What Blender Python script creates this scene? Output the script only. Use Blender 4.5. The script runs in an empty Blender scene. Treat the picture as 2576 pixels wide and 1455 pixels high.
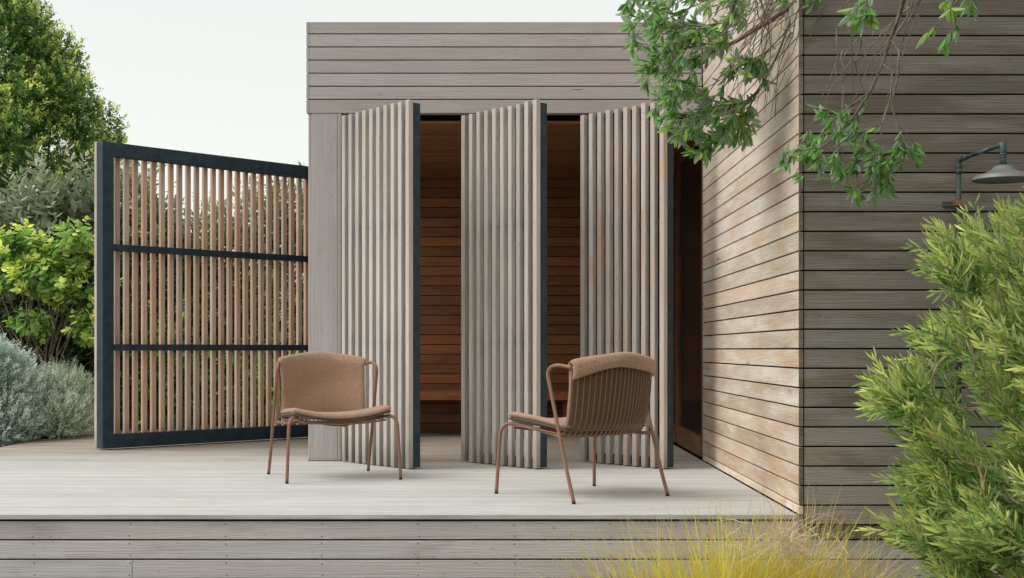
import bpy, math, random
import numpy as np
from mathutils import Matrix, Vector
R = math.radians
random.seed(7); rng = np.random.default_rng(7)
S = bpy.context.scene; COL = S.collection

# ------------------------------------------------------------------ camera
F = 3430.0; VX, VY, HC = 1276.0, 880.0, 0.78      # focal length and vanishing point in pixels of a 2576 wide picture, eye height
cam_d = bpy.data.cameras.new('camera'); cam = bpy.data.objects.new('camera', cam_d); COL.objects.link(cam)
cam.location = (0, 0, HC); cam.rotation_euler = (R(90), 0, 0)
cam_d.sensor_width = 36; cam_d.lens = F * 36 / 2576
cam_d.shift_x = (1288 - VX) / 2576; cam_d.shift_y = (VY - 727.5) / 2576
cam_d.clip_start = 0.05; cam_d.clip_end = 600
S.camera = cam

# ------------------------------------------------------------------ overcast sky and soft sun
SUN_EL, SUN_AZ = 47.0, 258.0        # azimuth from +Y clockwise: light comes from the left, a little from the front
w = bpy.data.worlds.new('World'); S.world = w; w.use_nodes = True
wn, wl = w.node_tree.nodes, w.node_tree.links; wn.clear()
out = wn.new('ShaderNodeOutputWorld')
sky = wn.new('ShaderNodeTexSky'); sky.sky_type = 'NISHITA'; sky.sun_disc = False
sky.sun_elevation = R(SUN_EL); sky.sun_rotation = R(SUN_AZ)
b1 = wn.new('ShaderNodeBackground'); b1.inputs[1].default_value = 0.05
wl.new(sky.outputs[0], b1.inputs[0])
b2 = wn.new('ShaderNodeBackground'); b2.inputs[0].default_value = (0.985, 0.955, 0.83, 1); b2.inputs[1].default_value = 0.79   # cloud deck
ad = wn.new('ShaderNodeAddShader'); wl.new(b1.outputs[0], ad.inputs[0]); wl.new(b2.outputs[0], ad.inputs[1])
wl.new(ad.outputs[0], out.inputs[0])
sl = bpy.data.lights.new('sun', 'SUN'); sl.energy = 2.4; sl.angle = R(42); sl.color = (1, 0.955, 0.90)
so = bpy.data.objects.new('sun', sl); COL.objects.link(so)
az = R(SUN_AZ); el = R(SUN_EL)
sd = Vector((math.sin(az) * math.cos(el), math.cos(az) * math.cos(el), math.sin(el)))
so.rotation_euler = (-sd).to_track_quat('-Z', 'Y').to_euler()
S.view_settings.view_transform = 'Standard'; S.view_settings.look = 'None'
S.view_settings.exposure = 0.0; S.view_settings.gamma = 1; S.view_settings.use_curve_mapping = False

# ------------------------------------------------------------------ helpers
def at(px, py, Y):
    return np.array([(px - VX) * Y / F, Y, HC + (VY - py) * Y / F])

def props(o, label=None, cat=None, group=None, kind=None):
    if label: o['label'] = label
    if cat: o['category'] = cat
    if group: o['group'] = group
    if kind: o['kind'] = kind
    return o

WM = {}
def link(name, data, parent=None, M=None, mat=None):
    o = bpy.data.objects.new(name, data); COL.objects.link(o)
    M = M or Matrix.Identity(4)
    if parent is not None:
        o.parent = parent; o.matrix_local = WM[parent].inverted() @ M
    else:
        o.matrix_local = M
    WM[o] = M
    if mat and data is not None and len(data.materials) == 0: data.materials.append(mat)
    return o

def empty(name, loc, rz=0.0, **k):
    o = link(name, None, None, Matrix.Translation(Vector(loc)) @ Matrix.Rotation(rz, 4, 'Z'))
    o.empty_display_size = 0.1
    return props(o, **k)

def mesh_np(name, V, Fc, smooth=False):
    me = bpy.data.meshes.new(name)
    V = np.asarray(V, dtype=np.float32)
    if isinstance(Fc, np.ndarray):
        n, k = Fc.shape
        me.vertices.add(len(V)); me.vertices.foreach_set('co', V.ravel())
        me.loops.add(n * k); me.loops.foreach_set('vertex_index', Fc.astype(np.int32).ravel())
        me.polygons.add(n); me.polygons.foreach_set('loop_start', np.arange(0, n * k, k, dtype=np.int32))
        me.update(calc_edges=True)
    else:
        me.from_pydata([tuple(map(float, v)) for v in V], [], Fc); me.update()
    if smooth:
        me.polygons.foreach_set('use_smooth', np.ones(len(me.polygons), dtype=bool))
    return me

class MB:
    """collects geometry for one mesh"""
    def __init__(s): s.V = []; s.F = []
    def add(s, V, Fc):
        b = len(s.V); s.V += [tuple(map(float, v)) for v in V]; s.F += [tuple(i + b for i in f) for f in Fc]
    def box(s, lo, hi):
        x0, y0, z0 = lo; x1, y1, z1 = hi
        s.add([(x0,y0,z0),(x1,y0,z0),(x1,y1,z0),(x0,y1,z0),(x0,y0,z1),(x1,y0,z1),(x1,y1,z1),(x0,y1,z1)],
              [(0,3,2,1),(4,5,6,7),(0,1,5,4),(1,2,6,5),(2,3,7,6),(3,0,4,7)])
    def tube(s, P, r, n=8):
        V, Fc = tube_geo(P, r, n); s.add(V, Fc)
    def lathe(s, prof, c, n=40):
        V = []; Fc = []
        for (rr, z) in prof:
            for k in range(n):
                a = 2 * math.pi * k / n; V.append((c[0] + rr * math.cos(a), c[1] + rr * math.sin(a), c[2] + z))
        for i in range(len(prof) - 1):
            for k in range(n):
                Fc.append((i*n+k, i*n+(k+1) % n, (i+1)*n+(k+1) % n, (i+1)*n+k))
        s.add(V, Fc)
    def obj(s, name, mat, parent=None, smooth=False, **k):
        me = mesh_np(name, s.V, s.F, smooth)
        M = Matrix.Identity(4)
        o = link(name, me, parent, M, mat)
        return props(o, **k)

def smooth_path(P, n=8):
    P = [np.array(p, float) for p in P]
    Q = [2*P[0]-P[1]] + P + [2*P[-1]-P[-2]]; outp = []
    for i in range(1, len(Q) - 2):
        for k in range(n):
            t = k / n
            outp.append(0.5*((2*Q[i]) + (-Q[i-1]+Q[i+1])*t + (2*Q[i-1]-5*Q[i]+4*Q[i+1]-Q[i+2])*t*t + (-Q[i-1]+3*Q[i]-3*Q[i+1]+Q[i+2])*t**3))
    outp.append(P[-1]); return outp

def tube_geo(P, r, n=8, caps=True):
    P = np.array(P, float); m = len(P)
    rr = np.full(m, r) if np.isscalar(r) else np.array(r, float)
    T = np.gradient(P, axis=0); T /= np.linalg.norm(T, axis=1)[:, None] + 1e-12
    u = np.cross(T[0], (0, 0, 1.0))
    if np.linalg.norm(u) < 1e-3: u = np.cross(T[0], (0, 1.0, 0))
    u /= np.linalg.norm(u); V = []
    for i in range(m):
        u = u - T[i] * u.dot(T[i]); u /= np.linalg.norm(u) + 1e-12; v = np.cross(T[i], u)
        for k in range(n):
            a = 2*math.pi*k/n; V.append(P[i] + rr[i]*(u*math.cos(a) + v*math.sin(a)))
    Fc = [(i*n+k, i*n+(k+1) % n, (i+1)*n+(k+1) % n, (i+1)*n+k) for i in range(m-1) for k in range(n)]
    if caps: Fc += [tuple(range(n))[::-1], tuple(range((m-1)*n, m*n))]
    return V, Fc

# ------------------------------------------------------------------ materials
def newmat(name):
    m = bpy.data.materials.new(name); m.use_nodes = True
    nt = m.node_tree; b = nt.nodes['Principled BSDF']; o = nt.nodes['Material Output']
    return m, nt, b, o

class NB:
    def __init__(s, nt): s.nt = nt; s.n = nt.nodes; s.l = nt.links
    def setin(s, node, i, v):
        if v is None: return
        if isinstance(v, bpy.types.NodeSocket): s.l.new(v, node.inputs[i])
        else: node.inputs[i].default_value = v
    def math(s, op, a, b=None, c=None, clamp=False):
        n = s.n.new('ShaderNodeMath'); n.operation = op; n.use_clamp = clamp
        s.setin(n, 0, a); s.setin(n, 1, b); s.setin(n, 2, c); return n.outputs[0]
    def vmath(s, op, a, b=None):
        n = s.n.new('ShaderNodeVectorMath'); n.operation = op; s.setin(n, 0, a); s.setin(n, 1, b); return n.outputs[0]
    def noise(s, vec, scale, detail=3, rough=0.5, dist=0.0):
        n = s.n.new('ShaderNodeTexNoise'); s.setin(n, 'Vector', vec); n.inputs['Scale'].default_value = scale
        n.inputs['Detail'].default_value = detail; n.inputs['Roughness'].default_value = rough
        n.inputs['Distortion'].default_value = dist; return n.outputs[0]
    def rng(s, v, a, b, c=0.0, d=1.0):
        n = s.n.new('ShaderNodeMapRange'); s.setin(n, 0, v); n.inputs[1].default_value = a; n.inputs[2].default_value = b
        n.inputs[3].default_value = c; n.inputs[4].default_value = d; return n.outputs[0]
    def mix(s, f, a, b, mode='MIX'):
        n = s.n.new('ShaderNodeMix'); n.data_type = 'RGBA'; n.blend_type = mode
        s.setin(n, 0, f); s.setin(n, 6, a); s.setin(n, 7, b); return n.outputs[2]
    def vmulc(s, vec, c): return s.vmath('MULTIPLY', vec, c)

def col(r, g, b): return (r, g, b, 1)

def timber(name, silver=(.5,.48,.46), tan=(.45,.30,.18), silver_amt=.35, tan_amt=.3, grain=.35, knots=False, rough=.82, bump=.35, spec=.25, specks=.45, grime=0.0):
    """board material; the board's own tone is its object colour, its length is local X"""
    m, nt, b, o = newmat(name); N = NB(nt)
    tc = N.n.new('ShaderNodeTexCoord').outputs['Object']
    oi = N.n.new('ShaderNodeObjectInfo'); rnd = oi.outputs['Random']; base = oi.outputs['Color']
    off = N.n.new('ShaderNodeCombineXYZ')
    N.setin(off, 0, N.math('MULTIPLY', rnd, 91.7)); N.setin(off, 1, N.math('MULTIPLY', rnd, 37.3)); N.setin(off, 2, N.math('MULTIPLY', rnd, 53.1))
    co = N.vmath('ADD', tc, off.outputs[0])
    if knots:
        vo = N.n.new('ShaderNodeTexVoronoi'); vo.inputs['Scale'].default_value = 1.0
        N.setin(vo, 'Vector', N.vmulc(co, (1.9, 0.0, 9.0)))
        kd = vo.outputs['Distance']
        bulge = N.math('MULTIPLY', N.rng(kd, 0.0, 0.5, 1.0, 0.0), 0.03)
        cz = N.n.new('ShaderNodeCombineXYZ'); N.setin(cz, 2, bulge)
        co = N.vmath('ADD', co, cz.outputs[0])
    fine = N.noise(N.vmulc(co, (3.0, 90.0, 130.0)), 1.0, 5, .65)
    mid = N.noise(N.vmulc(co, (1.4, 40.0, 60.0)), 1.0, 5, .65, .5)
    wv = N.n.new('ShaderNodeTexWave'); wv.wave_type = 'BANDS'; wv.bands_direction = 'Z'
    N.setin(wv, 'Vector', N.vmulc(co, (.32, 1.0, 1.0))); wv.inputs['Scale'].default_value = 22
    wv.inputs['Distortion'].default_value = 11; wv.inputs['Detail'].default_value = 2; wv.inputs['Detail Scale'].default_value = .55
    blot = N.noise(N.vmulc(co, (1.3, 5.0, 8.0)), 1.0, 4, .6)
    blot2 = N.noise(N.vmulc(co, (2.1, 9.0, 9.0)), 1.0, 5, .6, .5)
    g = N.math('ADD', N.math('MULTIPLY', N.rng(fine, .3, .7, -1, 1), .42), N.math('ADD', N.math('MULTIPLY', N.rng(mid, .3, .7, -1, 1), .34), N.math('MULTIPLY', N.rng(wv.outputs[1], 0, 1, -1, 1), .13)))
    f = N.math('MULTIPLY_ADD', g, grain, 1.0)
    fv = N.n.new('ShaderNodeCombineXYZ')
    for i in range(3): N.setin(fv, i, f)
    c = N.mix(N.math('MULTIPLY', N.rng(blot, .42, .68), silver_amt), base, col(*silver))
    c = N.mix(N.math('MULTIPLY', N.rng(blot2, .5, .72), tan_amt), c, col(*tan))
    n2 = N.n.new('ShaderNodeVectorMath'); n2.operation = 'MULTIPLY'; N.l.new(c, n2.inputs[0]); N.l.new(fv.outputs[0], n2.inputs[1]); c = n2.outputs[0]
    # small dark weather specks
    sp = N.noise(N.vmulc(co, (25.0, 60.0, 60.0)), 1.0, 2, .5)
    c = N.mix(N.rng(sp, .68, .76, 0, specks), c, col(.12, .10, .08))
    if grime:
        sx = N.n.new('ShaderNodeSeparateXYZ'); N.l.new(tc, sx.inputs[0])
        gz = N.math('ADD', sx.outputs[0], N.math('MULTIPLY', N.rng(blot2, .3, .7, -1, 1), .10))
        c = N.mix(N.rng(gz, -1.22, -.98, grime, 0), c, col(.13,.125,.09))
    if knots:
        sepr = N.n.new('ShaderNodeSeparateColor'); N.l.new(vo.outputs['Color'], sepr.inputs[0])
        keep = N.math('GREATER_THAN', sepr.outputs[0], .80)
        kin = N.math('MULTIPLY', N.rng(kd, .04, .16, .6, 0), keep)
        c = N.mix(kin, c, col(.10, .07, .05))
        halo = N.math('MULTIPLY', N.rng(kd, .10, .45, .25, 0), keep)
        c = N.mix(halo, c, col(.26, .20, .16))
    N.l.new(c, b.inputs['Base Color'])
    b.inputs['Roughness'].default_value = rough; b.inputs['Specular IOR Level'].default_value = spec
    bp = N.n.new('ShaderNodeBump'); bp.inputs['Strength'].default_value = bump; bp.inputs['Distance'].default_value = .004
    N.l.new(g, bp.inputs['Height']); N.l.new(bp.outputs[0], b.inputs['Normal'])
    return m

def plain(name, c, rough=.6, metal=0.0, var=.15, scale=8.0, c2=None, bump=0.0, spec=.4, cscale=None):
    m, nt, b, o = newmat(name); N = NB(nt)
    tc = N.n.new('ShaderNodeTexCoord').outputs['Object']
    n1 = N.noise(tc, scale, 6, .6)
    dark = tuple(x * (1 - var) for x in c); lite = tuple(min(1, x * (1 + var)) for x in c)
    cc = N.mix(N.rng(n1, .35, .65), col(*dark), col(*lite))
    if c2:
        n2 = N.noise(tc, cscale or scale * .5, 5, .65, .4)
        cc = N.mix(N.rng(n2, .42, .62), cc, col(*c2))
    N.l.new(cc, b.inputs['Base Color']); b.inputs['Roughness'].default_value = rough
    b.inputs['Metallic'].default_value = metal; b.inputs['Specular IOR Level'].default_value = spec
    if bump:
        bp = N.n.new('ShaderNodeBump'); bp.inputs['Strength'].default_value = bump; bp.inputs['Distance'].default_value = .002
        N.l.new(n1, bp.inputs['Height']); N.l.new(bp.outputs[0], b.inputs['Normal'])
    return m

def leafmat(name, old, young, back=None, transl=.35, rough=.45, var=.35, spec=.4, old2=None):
    m, nt, b, o = newmat(name); N = NB(nt)
    at_ = N.n.new('ShaderNodeAttribute'); at_.attribute_name = 'young'
    oi = N.n.new('ShaderNodeObjectInfo'); ge = N.n.new('ShaderNodeNewGeometry')
    r = N.math('FRACT', N.math('ADD', oi.outputs['Random'], ge.outputs['Random Per Island']))
    r2 = N.math('FRACT', N.math('MULTIPLY', r, 7.31))
    c0 = N.mix(r2, col(*old), col(*(old2 or tuple(x * 1.5 for x in old))))
    y = N.math('ADD', at_.outputs['Fac'], N.rng(r, 0, 1, -.18, .18), clamp=True)
    c = N.mix(y, c0, col(*young))
    f = N.rng(N.math('FRACT', N.math('MULTIPLY', r, 3.7)), 0, 1, 1 - var, 1 + var)
    c = N.mix(1.0, c, f, 'MULTIPLY')
    if back: c = N.mix(N.math('MULTIPLY', ge.outputs['Backfacing'], .85), c, col(*back))
    N.l.new(c, b.inputs['Base Color']); b.inputs['Roughness'].default_value = rough; b.inputs['Specular IOR Level'].default_value = spec
    tr = N.n.new('ShaderNodeBsdfTranslucent'); hs = N.n.new('ShaderNodeHueSaturation')
    hs.inputs['Saturation'].default_value = 1.15; hs.inputs['Value'].default_value = 1.3; N.l.new(c, hs.inputs['Color']); N.l.new(hs.outputs[0], tr.inputs[0])
    mx = N.n.new('ShaderNodeMixShader'); mx.inputs[0].default_value = transl
    N.l.new(b.outputs[0], mx.inputs[1]); N.l.new(tr.outputs[0], mx.inputs[2]); N.l.new(mx.outputs[0], o.inputs[0])
    return m

M_FACADE = timber('weathered timber', silver=(.49,.475,.465), tan=(.40,.335,.31), silver_amt=.6, tan_amt=.6, grain=.15)
M_SLAT = timber('slat timber', silver=(.62,.595,.55), tan=(.50,.40,.32), silver_amt=.5, tan_amt=.35, grain=.22, bump=.5, grime=.6)
M_SIDE = timber('honey timber', silver=(.72,.67,.59), tan=(.50,.32,.18), silver_amt=.75, tan_amt=.6, grain=.2, knots=True)
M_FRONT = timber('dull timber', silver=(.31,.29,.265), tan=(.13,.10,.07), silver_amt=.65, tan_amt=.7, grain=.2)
M_DECK = timber('deck timber', silver=(.60,.61,.60), tan=(.42,.38,.34), silver_amt=.5, tan_amt=.35, grain=.42, specks=.1, rough=.7, bump=.3)
M_INNER = timber('oiled timber', silver=(.33,.12,.032), tan=(.09,.032,.013), silver_amt=.5, tan_amt=.6, grain=.34, rough=.5, spec=.4, bump=.2)
M_STEEL = plain('dark painted steel', (.024,.045,.060), .55, var=.25, scale=14, spec=.35, bump=.15)
M_DARK = plain('dark membrane', (.008,.007,.006), .95, spec=.1)
M_TUBE = plain('brown powder coat', (.235,.125,.08), .42, var=.06, scale=30, spec=.4)
M_RUBBER = plain('black rubber', (.02,.02,.02), .8)
M_COPPER = plain('verdigris copper', (.10,.16,.15), .6, .35, var=.4, scale=30, c2=(.05,.055,.055), cscale=18, bump=.4)
M_HEAD = plain('patinated copper', (.13,.25,.25), .5, .4, var=.2, scale=14, c2=(.30,.24,.23), cscale=7, bump=.2)
M_BRASS = plain('worn brass', (.36,.17,.09), .5, .6, scale=40)
M_SCREW = plain('screw steel', (.26,.24,.22), .5, .5)
M_SOIL = plain('dark garden soil', (.035,.026,.018), .95, var=.5, scale=6, bump=.6)
M_BARK = plain('grey brown bark', (.15,.11,.085), .85, var=.4, scale=25, c2=(.24,.19,.15), bump=.8)
M_TWIG = plain('pale dry twig', (.30,.23,.16), .85, var=.3, scale=20)
M_ROOF = plain('roof membrane', (.12,.12,.12), .9)

m, nt, b, o = newmat('dark glass'); b.inputs['Base Color'].default_value = col(.02,.02,.02); b.inputs['Roughness'].default_value = .25; b.inputs['Specular IOR Level'].default_value = .2
b.inputs['Transmission Weight'].default_value = .35; b.inputs['IOR'].default_value = 1.45; M_GLASS = m

def fabric(name, c, c2):
    m, nt, b, o = newmat(name); N = NB(nt)
    tc = N.n.new('ShaderNodeTexCoord').outputs['Object']
    n1 = N.noise(tc, 150, 3, .7); n2 = N.noise(tc, 5, 3, .5)
    vo = N.n.new('ShaderNodeTexVoronoi'); vo.inputs['Scale'].default_value = 150; N.setin(vo, 'Vector', tc)
    cc = N.mix(N.rng(n1, .35, .65), col(*c2), col(*c)); cc = N.mix(N.rng(vo.outputs['Distance'], .0, .75, 0, .5), cc, col(*[x*1.5 for x in c]))
    cc = N.mix(N.rng(n2, .3, .7, 0, .3), cc, col(*c2))
    N.l.new(cc, b.inputs['Base Color']); b.inputs['Roughness'].default_value = .95; b.inputs['Specular IOR Level'].default_value = .1
    b.inputs['Sheen Weight'].default_value = .25; b.inputs['Sheen Roughness'].default_value = .5
    bp = N.n.new('ShaderNodeBump'); bp.inputs['Strength'].default_value = .7; bp.inputs['Distance'].default_value = .003
    N.l.new(vo.outputs['Distance'], bp.inputs['Height']); N.l.new(bp.outputs[0], b.inputs['Normal']); return m
M_FAB = fabric('brown boucle wool', (.37,.24,.165), (.19,.12,.078))

M_FABD = fabric('dark brown cushion backing', (.14,.088,.048), (.07,.045,.026))

# ------------------------------------------------------------------ boards
PC = {}
def plank_mesh(L, wd, t, ch):
    key = (round(L, 3), round(wd, 4), round(t, 4), ch)
    if key in PC: return PC[key]
    h, d = wd/2, t/2; c = ch
    sec = [(-d, -h+c), (-d+c, -h), (d-c, -h), (d, -h+c), (d, h-c), (d-c, h), (-d+c, h), (-d, h-c)]
    V = [(-L/2, y, z) for y, z in sec] + [(L/2, y, z) for y, z in sec]
    Fc = [(i, (i+1) % 8, 8+(i+1) % 8, 8+i) for i in range(8)] + [tuple(range(8))[::-1], tuple(range(8, 16))]
    me = mesh_np('plank', V, Fc); PC[key] = me; return me

def board(name, parent, a, b_, wd, t, normal, mat, tone, jit=.06, ch=.0018, hue=.02):
    """a board from a to b_ (centre line of its FRONT face), normal = the way its front face looks"""
    a = Vector(a); b_ = Vector(b_); ex = (b_ - a); L = ex.length; ex.normalize()
    ny = -Vector(normal).normalized(); ez = ex.cross(ny); c = (a + b_)/2 + ny * (t/2)
    M = Matrix((( ex.x, ny.x, ez.x, c.x), (ex.y, ny.y, ez.y, c.y), (ex.z, ny.z, ez.z, c.z), (0, 0, 0, 1)))
    me = plank_mesh(L, wd, t, ch)
    if not me.materials: me.materials.append(mat)
    elif me.materials[0] is not mat:
        me = me.copy(); me.materials.clear(); me.materials.append(mat)
        PC[(round(L, 3), round(wd, 4), round(t, 4), ch)] = me
    o = link(name, me, parent, M)
    k = 1 + random.uniform(-jit, jit); q = random.uniform(-hue, hue)
    o.color = (min(1, tone[0]*k*(1+q)), tone[1]*k, tone[2]*k*(1-q), 1)
    return o

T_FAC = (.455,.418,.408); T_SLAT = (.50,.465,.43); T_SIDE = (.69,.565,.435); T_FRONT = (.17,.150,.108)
T_DECK = (.51,.51,.495); T_DECKB = (.30,.245,.19); T_INNER = (.24,.085,.026); T_GATE = (.60,.43,.32); T_FASC = (.60,.565,.54)
PITCH = .092; GAP = .0076

YF, YC, XW, YB = 9.55, 6.41, 1.37, 12.8          # facade, corner, side wall, inner back wall
XL = -1.388                                       # left end of the fascia

# ------------------------------------------------------------------ ground
nx, ny_ = 60, 60
xs = np.concatenate([np.linspace(-200, -12, 12), np.linspace(-10, 10, 36), np.linspace(12, 200, 12)])
ys = np.concatenate([np.linspace(-60, -2, 10), np.linspace(-1, 20, 40), np.linspace(24, 400, 10)])
GX, GY = np.meshgrid(xs, ys, indexing='ij')
def ground_z(X, Y):
    t = np.clip((Y - 6.7)/2.0, 0, 1); t = t*t*(3-2*t)
    return -.62 + t*.56 + .012*np.sin(X*2.1)*np.cos(Y*1.7)
GZ = ground_z(GX, GY)
V = np.stack([GX.ravel(), GY.ravel(), GZ.ravel()], 1)
I = np.arange(60*60).reshape(60, 60)
Fq = np.stack([I[:-1,:-1].ravel(), I[1:,:-1].ravel(), I[1:,1:].ravel(), I[:-1,1:].ravel()], 1)
g = link('ground', mesh_np('ground', V, Fq, True), None, None, M_SOIL); props(g, kind='structure', label='dark garden soil around the deck and under the shrubs')

# ------------------------------------------------------------------ deck
DX0, DX1 = -4.05, XW - .001
mb = MB(); mb.box((DX0+.03, 6.50, -.05), (XW+.02, 13.9, -.027)); mb.box((DX0+.03, 6.50, -.60), (4.98, 6.53, -.05))
deck = mb.obj('deck', M_DARK, None, kind='structure', label='raised silver grey timber deck in front of and inside the pavilion')
y = 6.452; k = 0
while y < 13.85:
    x1 = DX1; x0 = DX0
    segs = []
    inside = y > YF - .02
    if inside and y < YB:
        segs = [(DX0, -1.40, 0), (-1.37, DX1, 1)]
        if y > 9.62: pass
    else:
        j = random.uniform(-3.0, .6)
        segs = [(DX0, DX1, 0)]
    for (s0, s1, ins) in segs:
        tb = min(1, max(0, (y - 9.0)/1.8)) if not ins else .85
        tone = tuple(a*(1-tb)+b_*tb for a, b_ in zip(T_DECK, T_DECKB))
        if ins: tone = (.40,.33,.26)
        board('deck_board', deck, (s0, y + .0435, 0), (s1, y + .0435, 0), .087, .024, (0, 0, 1), M_DECK, tone, .09, .003)
    y += .091 if not (y < YF - .05 and y + .091 > YF - .03) else .098
# front fascia boards (run on under the house)
zt = -.031
for i in range(7):
    zc = zt - PITCH*i - PITCH/2
    if i == 0: segs = [(DX0, XW+.012)]
    else:
        j = [0, -3.4, -1.78, .8, -.3, 1.0, -2][i]; segs = [(DX0, j), (j+.003, 2.6), (2.603, 5.0)]
    for s0, s1 in segs:
        board('fascia_board', deck, (s0, YC+.055, zc), (s1, YC+.055, zc), PITCH-GAP, .022, (0, -1, 0), M_FACADE, T_FASC, .05)
# half board under the house cladding
board('fascia_board', deck, (XW+.015, YC+.055, -.086), (5.0, YC+.055, -.086), .062, .022, (0, -1, 0), M_FRONT, (.30,.27,.23), .05)
mb = MB()
def screw(mb, p, n, r=.0035):
    n = Vector(n); u = n.orthogonal().normalized(); v = n.cross(u); p = Vector(p)
    Vv = [p + n*.0008 + r*(u*math.cos(a*math.pi/3)+v*math.sin(a*math.pi/3)) for a in range(6)] + [p - n*.001 + r*1.1*(u*math.cos(a*math.pi/3)+v*math.sin(a*math.pi/3)) for a in range(6)]
    mb.add(Vv, [tuple(range(6))] + [(i, (i+1) % 6, 6+(i+1) % 6, 6+i) for i in range(6)])
for i in range(7):
    zc = zt - PITCH*i - PITCH/2
    for q in range(16):
        for dz in (-.028, .028):
            screw(mb, (-2.245 + q*.456 + random.uniform(-.004,.004), YC+.0546, zc+dz+random.uniform(-.003,.003)), (0,-1,0), .0038)
mb.obj('screws', M_SCREW, deck, kind='stuff')

# ------------------------------------------------------------------ house on the right
house = empty('timber_house', (XW, YC, -.62), label='tall timber clad house volume at right with honey side wall and shaded front wall', cat='house')
ZJ = [.048 + PITCH*i for i in range(-1, 43)]; ZTOP = 3.9
mb = MB(); mb.box((XW+.024, YC+.03, -.04), (XW+.14, YF+.07, ZTOP)); side = mb.obj('side_wall', M_DARK, house, label='honey coloured side wall of horizontal planks facing the deck')
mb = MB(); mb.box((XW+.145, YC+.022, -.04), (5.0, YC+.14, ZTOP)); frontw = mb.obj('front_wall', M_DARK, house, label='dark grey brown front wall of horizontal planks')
for i in range(1, len(ZJ)-1):
    z0 = ZJ[i] + GAP/2; z1 = ZJ[i+1] - GAP/2
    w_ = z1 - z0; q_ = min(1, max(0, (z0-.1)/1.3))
    e_ = board('end_grain', side, (XW+.0005, YC-.0035, (z0+z1)/2), (XW+.0205, YC-.0035, (z0+z1)/2), w_-.001, .003, (0, -1, 0), M_FRONT, (.17,.14,.10), .25, .0005)
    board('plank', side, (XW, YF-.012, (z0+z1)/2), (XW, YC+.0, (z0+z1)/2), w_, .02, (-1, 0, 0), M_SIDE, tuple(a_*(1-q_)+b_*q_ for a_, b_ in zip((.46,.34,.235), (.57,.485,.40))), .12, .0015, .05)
board('corner_block', side, (XW+.001, YC+.040, -.0125), (XW+.001, YC-.003, -.0125), .038, .019, (-1, 0, 0), M_FRONT, (.20,.16,.12), .05, .0015)
board('plank', side, (XW, YF-.012, .026), (XW, YC-.006, .026), .037, .02, (-1, 0, 0), M_SIDE, T_SIDE, .10, .0025)
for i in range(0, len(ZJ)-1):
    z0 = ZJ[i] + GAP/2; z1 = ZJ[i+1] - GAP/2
    q_ = min(1, max(0, (z0-.1)/1.5))  # planks tinted darker upwards: less bleached timber plus the crown's shade painted in
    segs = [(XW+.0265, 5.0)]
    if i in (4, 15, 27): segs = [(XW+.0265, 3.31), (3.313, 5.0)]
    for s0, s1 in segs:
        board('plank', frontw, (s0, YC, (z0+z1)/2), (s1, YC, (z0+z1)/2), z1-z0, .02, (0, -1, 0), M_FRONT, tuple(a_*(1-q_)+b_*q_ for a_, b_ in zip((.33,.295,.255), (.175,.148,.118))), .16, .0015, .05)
mb = MB()
for i in range(0, len(ZJ)-1):
    for X in (1.452, 2.33, 3.21):
        for dz in (.018, PITCH-.018): screw(mb, (X+random.uniform(-.004,.004), YC-.0006, ZJ[i]+dz), (0,-1,0), .0036)
mb.obj('screws', M_SCREW, house, kind='stuff')
mb = MB(); mb.box((XW+.001, YF-.008, .01), (XW+.03, YF+.012, ZTOP)); o = mb.obj('corner_trim', M_FACADE, house); o.color = (.42,.36,.30,1)
# closed dark room behind the glass, roof
mb = MB(); mb.box((4.9, YC+.16, -.05), (5.0, YF+.07, ZTOP)); mb.box((4.9, YF+.075, -.05), (5.0, 14.0, 3.04)); mb.box((XW+.15, YF-.02, 2.6), (4.89, YF+.07, ZTOP)); mb.box((XW+.15, 13.9, -.05), (4.89, 14.0, 3.04)); mb.box((XW+.15, YC+.15, -.06), (4.89, 13.89, -.01))
mb.box((XW+.05, YF+.075, 2.45), (XW+.14, 13.89, 3.04)); mb.box((XW+.05, YB, -.05), (XW+.14, 13.89, 2.445))
mb.obj('inner_walls', M_DARK, house)
mb = MB(); mb.box((XW+.03, YC+.03, ZTOP+.002), (5.02, YF+.09, ZTOP+.06)); mb.box((XW+.03, YF+.092, 3.045), (5.02, 14.02, 3.09)); mb.obj('roof', M_ROOF, house)
# glazed timber doors in the side wall, inside the pavilion
for (ya, yb) in ((YF+.08, 11.10), (11.14, YB-.03)):
    mb = MB(); mb.box((XW+.032, ya+.075, .16), (XW+.040, yb-.075, 2.28)); pane = mb.obj('pane', M_GLASS, house)
    for nm, a, b_, wd in (('stile', (XW+.01, ya+.04, .02), (XW+.01, ya+.04, 2.40), .08), ('stile', (XW+.01, yb-.04, .02), (XW+.01, yb-.04, 2.40), .08),
                          ('rail', (XW+.01, ya+.083, .09), (XW+.01, yb-.083, .09), .15), ('rail', (XW+.01, ya+.083, 2.34), (XW+.01, yb-.083, 2.34), .12)):
        board(nm, pane, a, b_, wd, .045, (-1, 0, 0), M_INNER, (.09,.042,.02), .05)

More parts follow.
